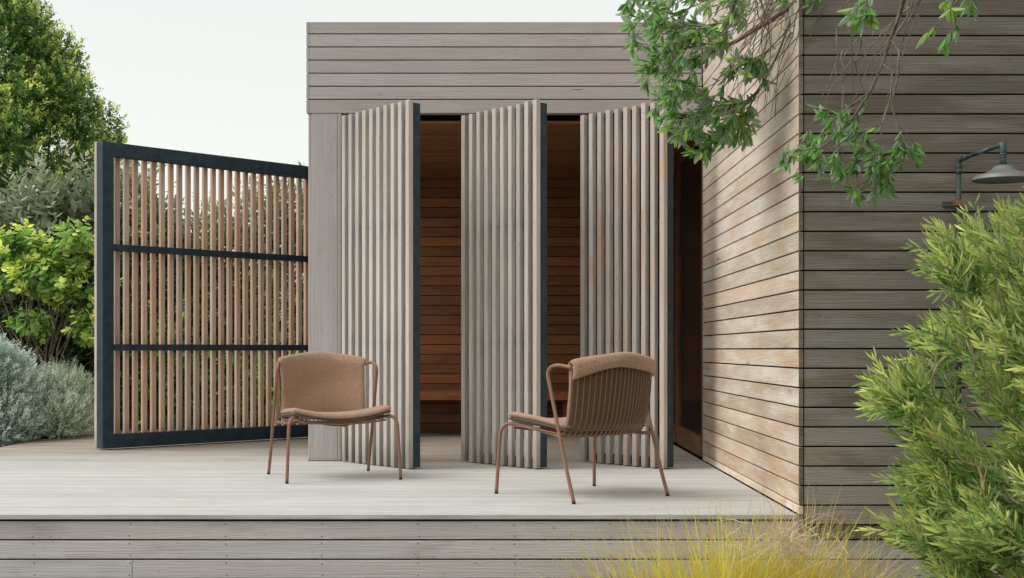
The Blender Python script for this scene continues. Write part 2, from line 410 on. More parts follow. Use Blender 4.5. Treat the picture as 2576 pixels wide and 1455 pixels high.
# ------------------------------------------------------------------ pavilion
pav = empty('timber_pavilion', (0, YF, 0), label='flat roofed grey timber pavilion with three slatted doors standing open', cat='pavilion')
mb = MB(); mb.box((XL+.02, YF+.024, 2.45), (XW-.004, YF+.12, 3.06)); fas = mb.obj('fascia', M_DARK, pav)
zf = [3.075] + [2.992 - .0919*i for i in range(7)]
for i in range(7):
    z1 = zf[i] - (GAP/2 if i else 0); z0 = zf[i+1] + GAP/2 if i < 6 else 2.437
    board('plank', fas, (XL+.002, YF, (z0+z1)/2), (XW-.008, YF, (z0+z1)/2), z1-z0, .02, (0,-1,0), M_FACADE, T_FAC, .08, .0015)
mb = MB(); zc_ = HC + (VY-226)*YF/F; xc_ = (1450-VX)*YF/F
mb.add([(xc_-.065,YF-.0006,zc_-.005),(xc_-.01,YF-.0006,zc_+.0022),(xc_+.06,YF-.0006,zc_+.001),(xc_+.02,YF-.0006,zc_-.0018),(xc_-.02,YF-.0006,zc_-.0012)],[(0,4,3,2,1)])
mb.obj('crack', M_DARK, fas)
# left side: a clad header over the opening that the big gate closes
mb = MB(); mb.box((XL+.003, YF+.12, 2.45), (XL+.09, YB+.1, 3.05)); lw = mb.obj('left_header', M_DARK, pav)
for i in range(7):
    z1 = zf[i] - (GAP/2 if i else 0); z0 = zf[i+1] + GAP/2 if i < 6 else 2.437
    board('plank', lw, (XL-.019, YB+.12, (z0+z1)/2), (XL-.019, YF+.001, (z0+z1)/2), z1-z0, .019, (-1,0,0), M_FACADE, T_FAC, .1, .003)
# corner post
def prism(name, lo, hi, mat, tone, parent, bev=.003):
    """vertical board made along local X so the grain runs up"""
    cx = (lo[0]+hi[0])/2; yf = lo[1]
    return board(name, parent, (cx, yf, lo[2]), (cx, yf, hi[2]), hi[0]-lo[0], hi[1]-lo[1], (0,-1,0), mat, tone, .03, bev)
prism('post', (XL+.0145, YF+.004, .004), (XL+.198, YF+.20, 2.434), M_FACADE, T_FAC, pav)
prism('post_trim', (XL-.006, YF+.008, .004), (XL+.0135, YF+.099, 2.434), M_FACADE, (.46,.42,.39), pav)
prism('post_trim', (XL+.200, YF+.001, .004), (XL+.226, YF+.14, 2.434), M_FACADE, (.46,.41,.36), pav)
# header, ceiling, inner walls
mb = MB(); mb.box((-1.16, YF+.022, 2.44), (XW-.005, YF+.10, 2.449)); mb.obj('soffit', M_FACADE, pav).color = (.35,.3,.25,1)
ZC = 2.385
mb = MB(); mb.box((-1.36, YF+.13, ZC+.022), (XW+.03, YB+.05, ZC+.05)); mb.box((-1.36, YF+.122, ZC+.022), (XW+.03, YF+.13, 2.46)); ceil = mb.obj('ceiling', M_DARK, pav)
y = YF + .13
while y < YB - .02:
    board('plank', ceil, (-1.30, y+.045, ZC), (XW+.02, y+.045, ZC), .088, .02, (0,0,-1), M_INNER, (.25,.115,.045), .3, .002, .08); y += .0919
mb = MB(); mb.box((-1.36, YB+.022, 0.002), (XW+.03, YB+.06, ZC+.02)); bw = mb.obj('back_wall', M_DARK, pav)
z = .0
while z < ZC - .02:
    h = min(.0919, ZC - z)
    board('plank', bw, (-1.30, YB, z+h/2), (XW+.02, YB, z+h/2), h-.006, .02, (0,-1,0), M_INNER, T_INNER, .38, .002, .10); z += .0919
prism('rear_post', (XL+.005, YB-.14, .004), (-1.305, YB+.10, 2.434), M_FACADE, T_FAC, pav)
mb = MB(); mb.box((XL-.015, YF+.13, 3.04), (XW+.02, YB+.12, 3.065)); mb.obj('roof', M_ROOF, pav)
mb = MB(); mb.box((XL-.0, YB+.10, 0), (XW+.02, YB+.119, 3.03)); mb.obj('rear_wall', M_ROOF, pav)
# bench along the back wall
bench = empty('wall_bench', (0, YB-.4, 0), label='red brown timber bench along the back wall inside the pavilion', cat='bench')
for i in range(6):
    yy = YB - .635 + i*.106
    board('seat_board', bench, (-1.29, yy+.05, .40), (XW-.02, yy+.05, .40), .10, .022, (0,0,1), M_INNER, (.25,.10,.04), .12)
board('front_board', bench, (-1.29, YB-.66, .366), (XW-.02, YB-.66, .366), .072, .022, (0,-1,0), M_INNER, (.30,.105,.035), .1)
mb = MB(); mb.box((-1.29, YB-.63, .345), (XW-.02, YB-.004, .374))
for x in (-1.2, -.3, .5, 1.2): mb.box((x, YB-.60, .003), (x+.06, YB-.54, .344))
mb.obj('bench_frame', M_INNER, bench).color = (.10,.04,.02,1)

# three pivoting slatted doors, half open
DANG = math.atan2(-.766, .643); PD = .0838
def slat_door(ax, ay, label, side_tones):
    d = Vector((.643, -.766, 0)); n = Vector((-.766, -.643, 0)); A = Vector((ax, ay, 0))
    def P(s, dep, z): return A + d*s - n*dep + Vector((0,0,z))
    mb = MB()
    def bx(s0, s1, d0, d1, z0, z1):
        q = [P(s, dd, z) for z in (z0, z1) for (s, dd) in ((s0,d0),(s1,d0),(s1,d1),(s0,d1))]
        mb.add(q, [(0,3,2,1),(4,5,6,7),(0,1,5,4),(1,2,6,5),(2,3,7,6),(3,0,4,7)])
    L = 9*PD + .040; z0, z1 = .012, 2.389
    bx(0, .055, .0365, .092, z0, z1); bx(L-.055, L, .0365, .092, z0, z1)
    for zz in (z0, .80, 1.58, z1-.055): bx(.0555, L-.0555, .0365, .0915, zz, zz+.055)
    fr = mb.obj('slat_door', M_STEEL, pav, label=label)
    for k in range(10):
        c = P(k*PD + .02, 0, 0); dz = random.uniform(-.004, .004)
        tone = T_SLAT if k else (.42,.38,.33)  # first slat coloured darker to stand in for shade in the recess
        q = .84 + .3*random.random()
        board('slat', fr, (c.x, c.y, .008), (c.x, c.y, 2.404+dz), .040, .0362, n, side_tones, tuple(t*q for t in tone), .05, .0028, .03)
    mb = MB()
    for k in range(10):
        for zz in (.05, .825, 1.605, 2.36):
            screw(mb, P(k*PD+.02, -.0003, zz), n, .003)
    mb.obj('screws', M_SCREW, fr, kind='stuff')
    return fr
M_SLAT3 = timber('slat timber warm', silver=(.66,.62,.57), tan=(.56,.36,.20), silver_amt=.35, tan_amt=.75, grain=.22, bump=.5, grime=.5)
slat_door(-1.150, 9.464, 'slatted pivot door nearest the corner post', M_SLAT)
slat_door(-.321, 9.464, 'middle slatted pivot door', M_SLAT)
slat_door(.506, 9.464, 'slatted pivot door nearest the honey side wall, with brown slat edges', M_SLAT3)

# ------------------------------------------------------------------ big gate screen on the left
gate = empty('screen_gate', (-3.127, 10.54, 0), label='large screen gate of vertical timber slats in a dark steel frame beside the pavilion', cat='gate')
gd = Vector((.691, .723, 0)).normalized(); gn = Vector((gd.y, -gd.x, 0)); GA = Vector((-3.127, 10.54, 0)); GL = 2.55
def GP(s, dep, z): return GA + gd*s - gn*dep + Vector((0,0,z))
def gbox(name, s0, s1, d0, d1, z0, z1, mat=M_STEEL):
    mb = MB(); q = [GP(s, dd, z) for z in (z0, z1) for (s, dd) in ((s0,d0),(s1,d0),(s1,d1),(s0,d1))]
    mb.add(q, [(0,3,2,1),(4,5,6,7),(0,1,5,4),(1,2,6,5),(2,3,7,6),(3,0,4,7)]); o = mb.obj(name, mat, gate)
    bv = o.modifiers.new('bevel', 'BEVEL'); bv.width = .003; bv.segments = 2; return o
GZ0, GZ1 = .012, 2.392
gbox('frame_stile', 0, .097, 0, .090, GZ0, GZ1); gbox('frame_stile', GL-.097, GL, 0, .090, GZ0, GZ1)
gbox('frame_rail', .0975, GL-.0975, .0005, .0895, GZ0, GZ0+.108); gbox('frame_rail', .0975, GL-.0975, .0005, .0895, GZ1-.105, GZ1)
gbox('middle_rail', .0975, GL-.0975, .01, .0895, .772, .822); gbox('middle_rail', .0975, GL-.0975, .01, .0895, 1.553, 1.603)
k = 0; s = .018
while s < GL:
    c = GP(s, .091, 0); q = .85 + .3*random.random()
    c2 = GP(s, .091+.036, 0)
    board('slat', gate, (c.x, c.y, .016), (c.x, c.y, 2.402+random.uniform(-.005,.005)), .038, .036, gn, M_SLAT3, tuple(t*q for t in ((.50,.43,.36) if k == 0 else T_GATE)), .05, .003, .06)
    s += .0815 if k else .085; k += 1

# ------------------------------------------------------------------ outdoor shower
shower = empty('outdoor_shower', (2.107, 6.36, 0), label='green weathered copper outdoor shower pipe and round shower head on the dark front wall', cat='shower')
px_, py_ = 2.107, 6.362
mb = MB(); mb.tube([(px_, py_, .02), (px_, py_, 1.60)], .0112, 14)
mb.obj('riser_pipe', plain('brown copper pipe', (.062,.058,.058), .55, .4, var=.4, scale=25, c2=(.07,.10,.095)), shower, True)
mb = MB(); mb.tube([(px_, py_, 1.60), (px_, py_, 1.625)], .0132, 14); mb.tube([(px_, py_, 1.625), (px_, py_, 1.63)], .0145, 14)
mb.tube(smooth_path([(px_, py_, 1.63), (px_, py_, 1.652), (px_+.004, py_-.012, 1.667), (px_+.020, py_-.055, 1.672)], 5), .0135, 14)
mb.obj('elbow', M_COPPER, shower, True)
hx, hy = 2.201, 6.05
mb = MB(); mb.tube([(px_+.018, py_-.05, 1.671), (hx-.006, hy+.02, 1.690)], .0098, 14); mb.obj('shower_arm', M_COPPER, shower, True)
mb = MB(); mb.tube(smooth_path([(hx-.008, hy+.026, 1.690), (hx-.002, hy+.006, 1.689), (hx, hy, 1.674), (hx, hy, 1.645)], 6), .0145, 16)
for zz in (1.660, 1.648, 1.636): mb.tube([(hx, hy, zz), (hx, hy, zz-.005)], .0165, 16)
mb.tube([(hx, hy, 1.645), (hx, hy, 1.600)], .0135, 16); mb.obj('drop_pipe', M_COPPER, shower, True)
mb = MB(); mb.lathe([(0,.066),(.019,.066),(.022,.063),(.036,.062),(.044,.056),(.055,.043),(.075,.033),(.10,.026),(.122,.019),(.128,.014),(.133,.003),(.136,0),(.134,-.002),(.128,.002),(.10,.004),(0,.005)], (hx, hy, 1.533), 56)
mb.obj('shower_head', M_HEAD, shower, True)
mb = MB(); mb.box((px_-.063, 6.396, 1.453), (px_+.024, 6.4085, 1.474)); mb.obj('wall_bracket', M_COPPER, shower)
mb = MB(); mb.box((px_-.018, 6.345, 1.452), (px_+.012, 6.395, 1.478)); mb.obj('pipe_clamp', M_BRASS, shower)

# ------------------------------------------------------------------ lounge chairs
def sheet(P, nu, nv, th, edge=.07):
    U = np.linspace(-1, 1, nu); Vv = np.linspace(0, 1, nv)
    C = np.array([[P(u, v) for v in Vv] for u in U])
    du = np.gradient(C, axis=0); dv = np.gradient(C, axis=1)
    Nn = np.cross(du, dv); Nn /= np.linalg.norm(Nn, axis=2)[:, :, None] + 1e-9
    eu = np.minimum(1, (1 - np.abs(U)) / edge)[:, None]; ev = np.minimum(1, np.minimum(Vv, 1 - Vv) / (edge*.6))[None, :]
    f = np.sqrt(np.clip(1 - (1-eu)**2, 0, 1)) * np.sqrt(np.clip(1 - (1-ev)**2, 0, 1))
    f = np.maximum(f, .12)
    puff = f * th / 2
    A = C + Nn*puff[:, :, None]; B = C - Nn*puff[:, :, None]
    V = np.concatenate([A.reshape(-1, 3), B.reshape(-1, 3)]); n = nu*nv; Fc = []
    idx = lambda i, j: i*nv + j
    for i in range(nu-1):
        for j in range(nv-1):
            Fc.append((idx(i,j), idx(i+1,j), idx(i+1,j+1), idx(i,j+1)))
            Fc.append((n+idx(i,j), n+idx(i,j+1), n+idx(i+1,j+1), n+idx(i+1,j)))
    for i in range(nu-1):
        Fc.append((idx(i,0), n+idx(i,0), n+idx(i+1,0), idx(i+1,0))); Fc.append((idx(i,nv-1), idx(i+1,nv-1), n+idx(i+1,nv-1), n+idx(i,nv-1)))
    for j in range(nv-1):
        Fc.append((idx(0,j), idx(0,j+1), n+idx(0,j+1), n+idx(0,j))); Fc.append((idx(nu-1,j), n+idx(nu-1,j), n+idx(nu-1,j+1), idx(nu-1,j+1)))
    return V, Fc

HW = .272
def Tt(u): return np.array([HW*1.01*u, -.345 + .105*u*u, .728 - .040*u*u])
def Bb(u): return np.array([HW*.98*u, -.275 + .085*u*u, .345])
def Ff(u): return np.array([.283*u, .272 + .012*(1-u*u), .372 - .022*(1-u*u)])
def back_pt(u, t, off):
    """t 0 bottom .. 1 top along the wire back; off towards the sitter"""
    p = Bb(u)*(1-t) + Tt(u)*t; p = p + np.array([0, -.012*math.sin(math.pi*t), 0])
    n = np.array([-.75*u*.6, 1, .15]); n /= np.linalg.norm(n); return p + n*off
def build_chair(loc, rz, label):
    M = Matrix.Translation(Vector(loc)) @ Matrix.Rotation(rz, 4, 'Z')
    t = link('lounge_chair', None, None, M); props(t, label=label, cat='chair', group='brown lounge chairs on the deck')
    def part(name, V, Fc, mat, smooth=True, parent=None):
        me = mesh_np(name, V, Fc, smooth)
        return link(name, me, parent or t, M, mat)
    r = .0098
    for sx in (-1, 1):
        pth = smooth_path([(sx*.322,-.315,.010),(sx*.320,-.262,.15),(sx*.319,-.204,.32),(sx*.317,-.122,.57),(sx*.316,-.098,.640),(sx*.312,-.098,.672),(sx*.305,-.122,.694),(sx*.296,-.165,.699),(sx*.285,-.205,.694),(sx*.275,-.240,.688)], 7)
        V, Fc = tube_geo(pth, r, 14); bl = part('back_leg', V, Fc, M_TUBE)
        V, Fc = tube_geo([(sx*.3222,-.3165,.0),(sx*.322,-.315,.011)], r*1.03, 14); part('foot_cap', V, Fc, M_RUBBER, False, bl)
        pth = smooth_path([(sx*.345,.318,.010),(sx*.338,.311,.17),(sx*.331,.303,.315),(sx*.325,.296,.350),(sx*.309,.284,.374),(sx*.288,.262,.380),(sx*.268,.225,.377),(sx*.258,.14,.366),(sx*.254,-.03,.343),(sx*.262,-.12,.333),(sx*.288,-.172,.331),(sx*.318,-.200,.332)], 7)
        V, Fc = tube_geo(pth, r, 14); fl = part('front_leg', V, Fc, M_TUBE)
        V, Fc = tube_geo([(sx*.3453,.3183,.0),(sx*.345,.318,.011)], r*1.03, 14); part('foot_cap', V, Fc, M_RUBBER, False, fl)
    V, Fc = tube_geo([Tt(u)+np.array([0,0,-.004]) for u in np.linspace(-1, 1, 30)], .0088, 12); part('top_rail', V, Fc, M_TUBE)
    V, Fc = tube_geo([Ff(u)+np.array([0,-.01,-.012]) for u in np.linspace(-.95, .95, 24)], .0062, 10); part('front_rail', V, Fc, M_TUBE)
    V, Fc = tube_geo([np.array([.256*u, -.10, .338-.016*(1-u*u)]) for u in np.linspace(-1, 1, 24)], .0062, 10); part('rear_rail', V, Fc, M_TUBE)
    nw = 21
    for k in range(nw):
        u = -1 + 2*k/(nw-1); Bp = Bb(u); Fp = Ff(u)
        pts = [Tt(u)+np.array([0,-.004,-.004])] + [back_pt(u, q, -.002) for q in (.8,.6,.4,.2)] + [Bp+np.array([0,.004,.025]), Bp+np.array([0,.022,.004]), Bp+np.array([0,.055,-.003-.012*(1-u*u)])]
        pts += [Bp*(1-q)+Fp*q + np.array([0,0,-.010*(1-u*u)]) for q in (.4,.6,.8)] + [Fp+np.array([0,-.012,-.002])]
        V, Fc = tube_geo(smooth_path(pts, 4), .0034, 6); part('wire', V, Fc, M_TUBE)
    # back cushion draped over the rail and folded down behind
    def PB(u, v):
        uu = u*1.02
        if v < .74:
            q = v/.74; p = back_pt(uu, .045 + q*.93, .026 + .004*math.sin(q*9+u*2))
        elif v < .86:
            a = (v-.74)/.12*math.pi; c = Tt(uu) + np.array([0, 0, .002]); rr = .022 + .002*math.cos(u*7)
            p = c + np.array([0, math.cos(a)*rr, math.sin(a)*(rr+.004)])
        else:
            q = (v-.86)/.14; dep = .042 + .018*u*u + .006*math.sin(u*5); c = Tt(uu) + np.array([0,0,.002])
            p = c + np.array([0, -.022 - .010*q + .02*q*q, -dep*q])
        return p
    V, Fc = sheet(PB, 44, 70, .021, .05); part('back_cushion', V, Fc, M_FAB)
    def PS(u, v):
        yy = -.215 + v*.515; hw = .278 + .022*v
        zz = .362 + .027*v + .034*u*u*(.4+.6*v) - .010*(1-u*u) + .005*math.sin(v*4+u)
        yy -= .018*(u**4)*(1 if v > .5 else -1)*abs(v-.5)*2
        return np.array([hw*u, yy, zz - .012*max(0, v-.9)*10*(1-.4*u*u) + .014])
    V, Fc = sheet(PS, 44, 40, .030, .06); sc = part('seat_cushion', V, Fc, M_FAB)
    V, Fc = [], []
    def PU(u, v):
        p = PS(u*1.005, v); return p + np.array([0, 0, -.022])
    V, Fc = sheet(PU, 40, 30, .010, .05); part('under_pad', V, Fc, M_FABD)
    V, Fc = sheet(lambda u, v: back_pt(u*1.0, .03 + v*.88, .009), 40, 24, .006, .05); part('cushion_backing', V, Fc, M_FABD)
    mb = MB()
    mb.tube(smooth_path([(-.16,.12,.338),(-.06,.13,.322),(.03,.12,.322),(.12,.10,.335)], 5), .003, 6)
    mb.tube(smooth_path([(.15,.13,.340),(.05,.11,.326),(-.04,.10,.316),(-.06,.10,.312)], 5), .003, 6)
    part('strap', mb.V, mb.F, M_RUBBER)
    return t
a1 = math.atan2(-.3665, -.930); a2 = math.atan2(.593, .805)
build_chair((-1.078, 8.36, 0), a1, 'lounge chair facing the camera before the corner post, its cushion front in full view')
build_chair((.408, 7.33, 0), a2, 'lounge chair turned away before the third slatted door, its wire back showing')

# ------------------------------------------------------------------ foliage tools
def leaf_tpl(n=1, fold=.25, curl=.15, shape=1.0):
    """unit leaf along +y, width along x (unit = full width), z up"""
    if n <= 1:
        return np.array([(0,0,0),(-.5,.45,-fold*.5),(.5,.45,-fold*.5),(0,1,-curl),(0,.45,0)]), [(0,4,1),(0,2,4),(4,3,1),(4,2,3)]
    V = [(0,0,0)]; Fc = []
    ts = np.linspace(0, 1, n+2)[1:-1]
    for t in ts:
        w_ = .5*math.sin(math.pi*t**shape)**.8; z = -curl*t*t
        V += [(-w_, t, z-fold*w_), (0, t, z), (w_, t, z-fold*w_)]
    V.append((0,1,-curl)); L = len(V)-1
    Fc += [(0,2,1),(0,3,2)]
    for i in range(n-1):
        a = 1+3*i; b_ = a+3
        Fc += [(a,a+1,b_+1),(a,b_+1,b_),(a+1,a+2,b_+2),(a+1,b_+2,b_+1)]
    a = 1+3*(n-1); Fc += [(a,a+1,L),(a+1,a+2,L)]
    return np.array(V, float), Fc

def nrm(a): return a/(np.linalg.norm(a, axis=-1, keepdims=True)+1e-9)

def place_leaves(pos, dirs, ups, length, width, tpl):
    TV, TF = tpl; n = len(pos); k = len(TV)
    d = nrm(dirs); s = nrm(np.cross(d, ups)); u = np.cross(s, d)
    V = pos[:,None,:] + (TV[None,:,0,None]*width[:,None,None])*s[:,None,:] + (TV[None,:,1,None]*length[:,None,None])*d[:,None,:] + (TV[None,:,2,None]*length[:,None,None])*u[:,None,:]
    Fc = (np.array(TF)[None,:,:] + (np.arange(n)*k)[:,None,None]).reshape(-1, len(TF[0]))
    return V.reshape(-1,3), Fc, k

def leaf_mesh(name, pos, dirs, ups, length, width, tpl, young, smooth=False):
    V, Fc, k = place_leaves(pos, dirs, ups, length, width, tpl)
    me = mesh_np(name, V, Fc, smooth)
    a = me.attributes.new('young', 'FLOAT', 'POINT'); a.data.foreach_set('value', np.repeat(young, k).astype(np.float32))
    return me

def shoots_to_leaves(base, dirs, slen, nl, llen, ang=(.5,.9), young_tip=1.0, youth=None, t0=.15, droop=0.0, upb=.3):
    """phyllotaxis: nl leaves on each shoot"""
    N_ = len(base); d = nrm(dirs)
    ref = np.tile(np.array([0.3,0.1,1.0]), (N_,1)); a = nrm(np.cross(d, ref)); b_ = np.cross(d, a)
    t = np.linspace(t0, 1, nl)[None,:] + rng.uniform(-.03,.03,(N_,nl)); ph = (np.arange(nl)*2.4)[None,:] + rng.uniform(0,6.28,(N_,1)) + rng.uniform(-.3,.3,(N_,nl))
    th = np.linspace(ang[1], ang[0], nl)[None,:]*rng.uniform(.75,1.25,(N_,nl))
    rad = a[:,None,:]*np.cos(ph)[:,:,None] + b_[:,None,:]*np.sin(ph)[:,:,None]
    D = d[:,None,:]*np.cos(th)[:,:,None] + rad*np.sin(th)[:,:,None]
    D[:,:,2] += upb*0 - droop
    P = base[:,None,:] + d[:,None,:]*(t*slen[:,None])[:,:,None]
    up = nrm(d[:,None,:]*.6 - rad*.5*0 + np.array([0,0,1.0])[None,None,:]*.8 + rng.normal(0,.25,(N_,nl,3)))
    L = llen*rng.uniform(.7,1.2,(N_,nl))*(1-.35*np.clip(t-.6,0,1))
    if youth is None: youth = np.full(N_, 1.0)
    Y = np.clip((t-.1)/.6,0,1)*young_tip*youth[:,None]
    return P.reshape(-1,3), D.reshape(-1,3), up.reshape(-1,3), L.ravel(), Y.ravel()

def blob_points(blobs, n, shell=(.72,1.05), up_only=None, lump=.12):
    """points and outward directions on lumpy ellipsoids; blobs = (cx,cy,cz,rx,ry,rz)"""
    B = np.array(blobs, float); wgt = (B[:,3]*B[:,4]+B[:,4]*B[:,5]+B[:,3]*B[:,5]); wgt /= wgt.sum()
    idx = rng.choice(len(B), n, p=wgt); v = nrm(rng.normal(0,1,(n,3)))
    b = B[idx]; r = rng.uniform(shell[0], shell[1], n)
    ph = np.sin(v[:,0]*7+idx*1.3)*np.sin(v[:,1]*6+idx*2.1)*np.cos(v[:,2]*7+idx)
    r = r*(1+lump*ph*1.6)
    P = b[:,:3] + v*b[:,3:]*r[:,None]; D = nrm(v/b[:,3:])
    return P, D, r

def twigs(name, starts, ends, r0, r1, mat, parent, sag=.0, wob=.05, n=5, seg=5):
    Vs, Fs = [], []; off = 0
    for a, b_ in zip(starts, ends):
        L = np.linalg.norm(b_-a); P = [a + (b_-a)*t + (rng.normal(0, wob, 3)*L*math.sin(math.pi*t) if 0 < t < 1 else 0) + np.array([0,0,-sag*L*math.sin(math.pi*t)]) for t in np.linspace(0,1,n)]
        P = smooth_path(P, 2); V, Fc = tube_geo(P, np.linspace(r0, r1, len(P)), seg, False)
        Vs += list(V); Fs += [tuple(i+off for i in f) for f in Fc]; off = len(Vs)
    me = mesh_np(name, Vs, np.array(Fs), True); return props(link(name, me, parent, None, mat), kind='stuff')

def bush(root_name, label, cat, blobs, base, nshoot, nleaf, slen, llen, lwid, mat, young=1.0, ang=(.5,1.0), fill=0, upmix=.5, tpl=None, group=None,
         lump=.12, shell=(.72,1.05), stems=14, stem_r=.012, branch_name='branches', stem_mat=None, zmin=None, droop=0.0, inner_len=None, clip=None, twign=0, pf=5.5):
    tpl = tpl or leaf_tpl(1)
    root = empty(root_name, base, label=label, cat=cat, group=group)
    P, D, r = blob_points(blobs, nshoot, shell, lump=lump)
    D = nrm(D + np.array([0,0,upmix]) + rng.normal(0,.28,(nshoot,3)))
    if zmin is not None: k_ = P[:,2] > zmin; P, D, r = P[k_], D[k_], r[k_]
    if clip is not None: k_ = clip(P); P, D, r = P[k_], D[k_], r[k_]
    outer = np.clip((r-.80)/.22, 0, 1); patch = np.clip(.5+1.1*np.sin(P[:,0]*pf+1)*np.sin(P[:,1]*pf*.9)*np.cos(P[:,2]*pf*1.1), 0, 1)
    youth = np.clip(young*outer*(.25+1.1*patch)*rng.uniform(.5,1.1,len(P)), 0, 1.15)
    sl = slen*rng.uniform(.5,1.3,len(P))
    q = shoots_to_leaves(P - D*sl[:,None]*.5, D, sl, nleaf, llen, ang, 1.0, youth, droop=droop)
    me = leaf_mesh('foliage', q[0], q[1], q[2], q[3], q[3]*lwid, tpl, q[4])
    props(link('foliage', me, root, None, mat), kind='stuff')
    if fill:
        P2, D2, r2 = blob_points(blobs, fill, (.2,.85), lump=lump)
        if zmin is not None: k_ = P2[:,2] > zmin; P2, D2 = P2[k_], D2[k_]
        if clip is not None: k_ = clip(P2); P2, D2 = P2[k_], D2[k_]
        L = (inner_len or llen*1.5)*rng.uniform(.7,1.3,len(P2))
        me = leaf_mesh('inner_foliage', P2, nrm(D2+rng.normal(0,.8,P2.shape)), nrm(rng.normal(0,.5,P2.shape)+np.array([0,0,1])), L, L*max(lwid,.35), tpl, np.zeros(len(P2)))
        props(link('inner_foliage', me, root, None, mat), kind='stuff')
    if stems:
        e = P[rng.choice(len(P), stems + twign)]; b0 = np.array(base)[None,:] + rng.normal(0,.08,(stems,3))*np.array([1,1,0]); b0[:,2] = base[2]
        twigs(branch_name, b0, e[:stems], stem_r, stem_r*.3, stem_mat or M_BARK, root, wob=.05)
        if twign:
            e2 = e[stems:]; c = np.array(base)[None,:]*.5 + e2*.5
            s2 = e2 + (c - e2)*rng.uniform(.3,.7,(twign,1)) + rng.normal(0,.12,(twign,3))
            twigs('bare_twigs', s2, e2 + rng.normal(0,.05,e2.shape), stem_r*.35, stem_r*.12, M_TWIG, root, wob=.12)
    return root

# ------------------------------------------------------------------ garden on the left
L_TREE = leafmat('tree leaf', (.05,.145,.045), (.78,.86,.28), transl=.45, rough=.4, spec=.4, old2=(.11,.24,.065))
L_ELAE = leafmat('grey green leaf', (.075,.13,.055), (.54,.57,.38), back=(.40,.41,.30), transl=.25, rough=.5)
L_LIME = leafmat('lime leaf', (.13,.28,.07), (.76,.84,.24), transl=.42, rough=.5, old2=(.26,.45,.12))
L_SILV = leafmat('silver leaf', (.22,.32,.25), (.70,.80,.73), transl=.2, rough=.7, var=.25, spec=.2, old2=(.44,.54,.45))
L_OLIV = leafmat('olive grey leaf', (.36,.43,.32), (.80,.83,.72), transl=.25, rough=.6)
L_DARK = leafmat('dark leaf', (.028,.058,.020), (.16,.25,.06), transl=.25, rough=.45, old2=(.05,.085,.03))

# tall evergreen tree: a lumpy cone of overlapping blobs
blobs = []
TX, TY = -6.62, 17.3
prof = [(1.2,1.75),(2.0,1.95),(2.8,1.92),(3.4,1.72),(3.9,1.42),(4.4,1.12),(4.85,.80),(5.25,.48),(5.6,.22)]
for z, rr in prof:
    blobs.append((TX, TY, z, rr*.80, rr*.80, .5))
PZ = np.array([p[0] for p in prof]); PR = np.array([p[1] for p in prof])
for k in range(230):
    z = random.uniform(1.0, 5.6)**1.0; rr = float(np.interp(z, PZ, PR)); a = random.uniform(0, 2*math.pi); q = random.uniform(.17, .36)*min(1, .45+rr*.5)
    rad = max(0, rr - q*.75 + random.uniform(-.10,.04))
    blobs.append((TX+math.cos(a)*rad, TY+math.sin(a)*rad, z+.05, q, q, q*1.35))
tree = bush('evergreen_tree', 'tall dense evergreen tree with yellow green tips rising behind the screen gate', 'tree', blobs, (TX, TY, -.06), 19000, 9, .15, .050, .62, L_TREE,
     young=1.35, fill=22000, pf=3.1, upmix=.9, stems=22, stem_r=.03, inner_len=.08, lump=.10, shell=(.78,1.03), ang=(.5,.95))
mb = MB(); mb.tube([(TX,TY,-.1),(TX+.02,TY,1.0),(TX,TY+.03,2.6),(TX+.03,TY,4.6)], [.16,.13,.09,.03], 10); mb.obj('trunk', M_BARK, tree, True)

# grey-green shrub and hedge behind the gate
bush('grey_green_shrub', 'tall grey green shrub with lens shaped leaves under the evergreen tree', 'shrub',
     [(-4.35,13.9,1.75,.75,.6,.85),(-4.9,14.0,1.5,.6,.6,.9),(-3.9,14.2,1.85,.5,.5,.75),(-4.9,13.9,.8,.8,.6,.8),(-4.1,13.9,.8,.6,.5,.8)], (-4.4,14.0,-.06),
     1500, 9, .32, .105, .42, L_ELAE, young=.9, fill=8000, upmix=.5, tpl=leaf_tpl(2,.3,.2), twign=60, shell=(.65,1.12))
hb = []
for i in range(9):
    x = -4.0 + i*.36; h = 2.28 + .34*min(1, max(0, (x+3.4)/1.4)) + random.uniform(-.12,.12)
    hb += [(x, 14.6+random.uniform(-.1,.1), h-.55, .34, .42, .55), (x+.1, 14.5, h*.42, .36, .42, .55), (x, 14.5, .35, .36, .45, .4)]
bush('hedge', 'leafy grey green hedge seen through the slats behind the screen gate', 'hedge', hb, (-2.6,14.6,-.06), 3600, 9, .28, .095, .36, L_ELAE, young=1.5, fill=6000, upmix=.5, twign=70, shell=(.6,1.12))
bush('olive_shrub', 'yellow green shrub showing through the lower slats of the screen gate', 'shrub', [(-3.4,13.3,.55,.5,.35,.6),(-2.4,13.6,.45,.45,.3,.45)], (-3.2,13.4,-.06), 260, 9, .22, .06, .45, L_LIME, young=.7, fill=300, zmin=.05)
# lime shrub
lb = [(-4.56,12.75,1.74,.24,.26,.16),(-4.04,12.7,1.80,.17,.22,.15),(-4.14,12.7,1.62,.2,.2,.12),(-4.26,12.65,1.45,.28,.26,.15),(-4.0,12.7,1.22,.20,.22,.16),(-4.39,12.6,1.02,.16,.16,.08),
      (-3.90,12.7,.98,.16,.18,.12),(-4.68,12.7,1.42,.16,.16,.10),(-4.85,12.8,1.60,.18,.2,.14),(-3.76,12.8,1.50,.10,.14,.12)]
bush('lime_shrub', 'yellow green broad leaved shrub left of the screen gate', 'shrub', lb, (-4.35,12.85,-.06), 360, 8, .14, .072, .72, L_LIME, young=1.6, fill=40, upmix=.45, tpl=leaf_tpl(3,.25,.25,.85), twign=30, ang=(.9,1.3), stems=16)
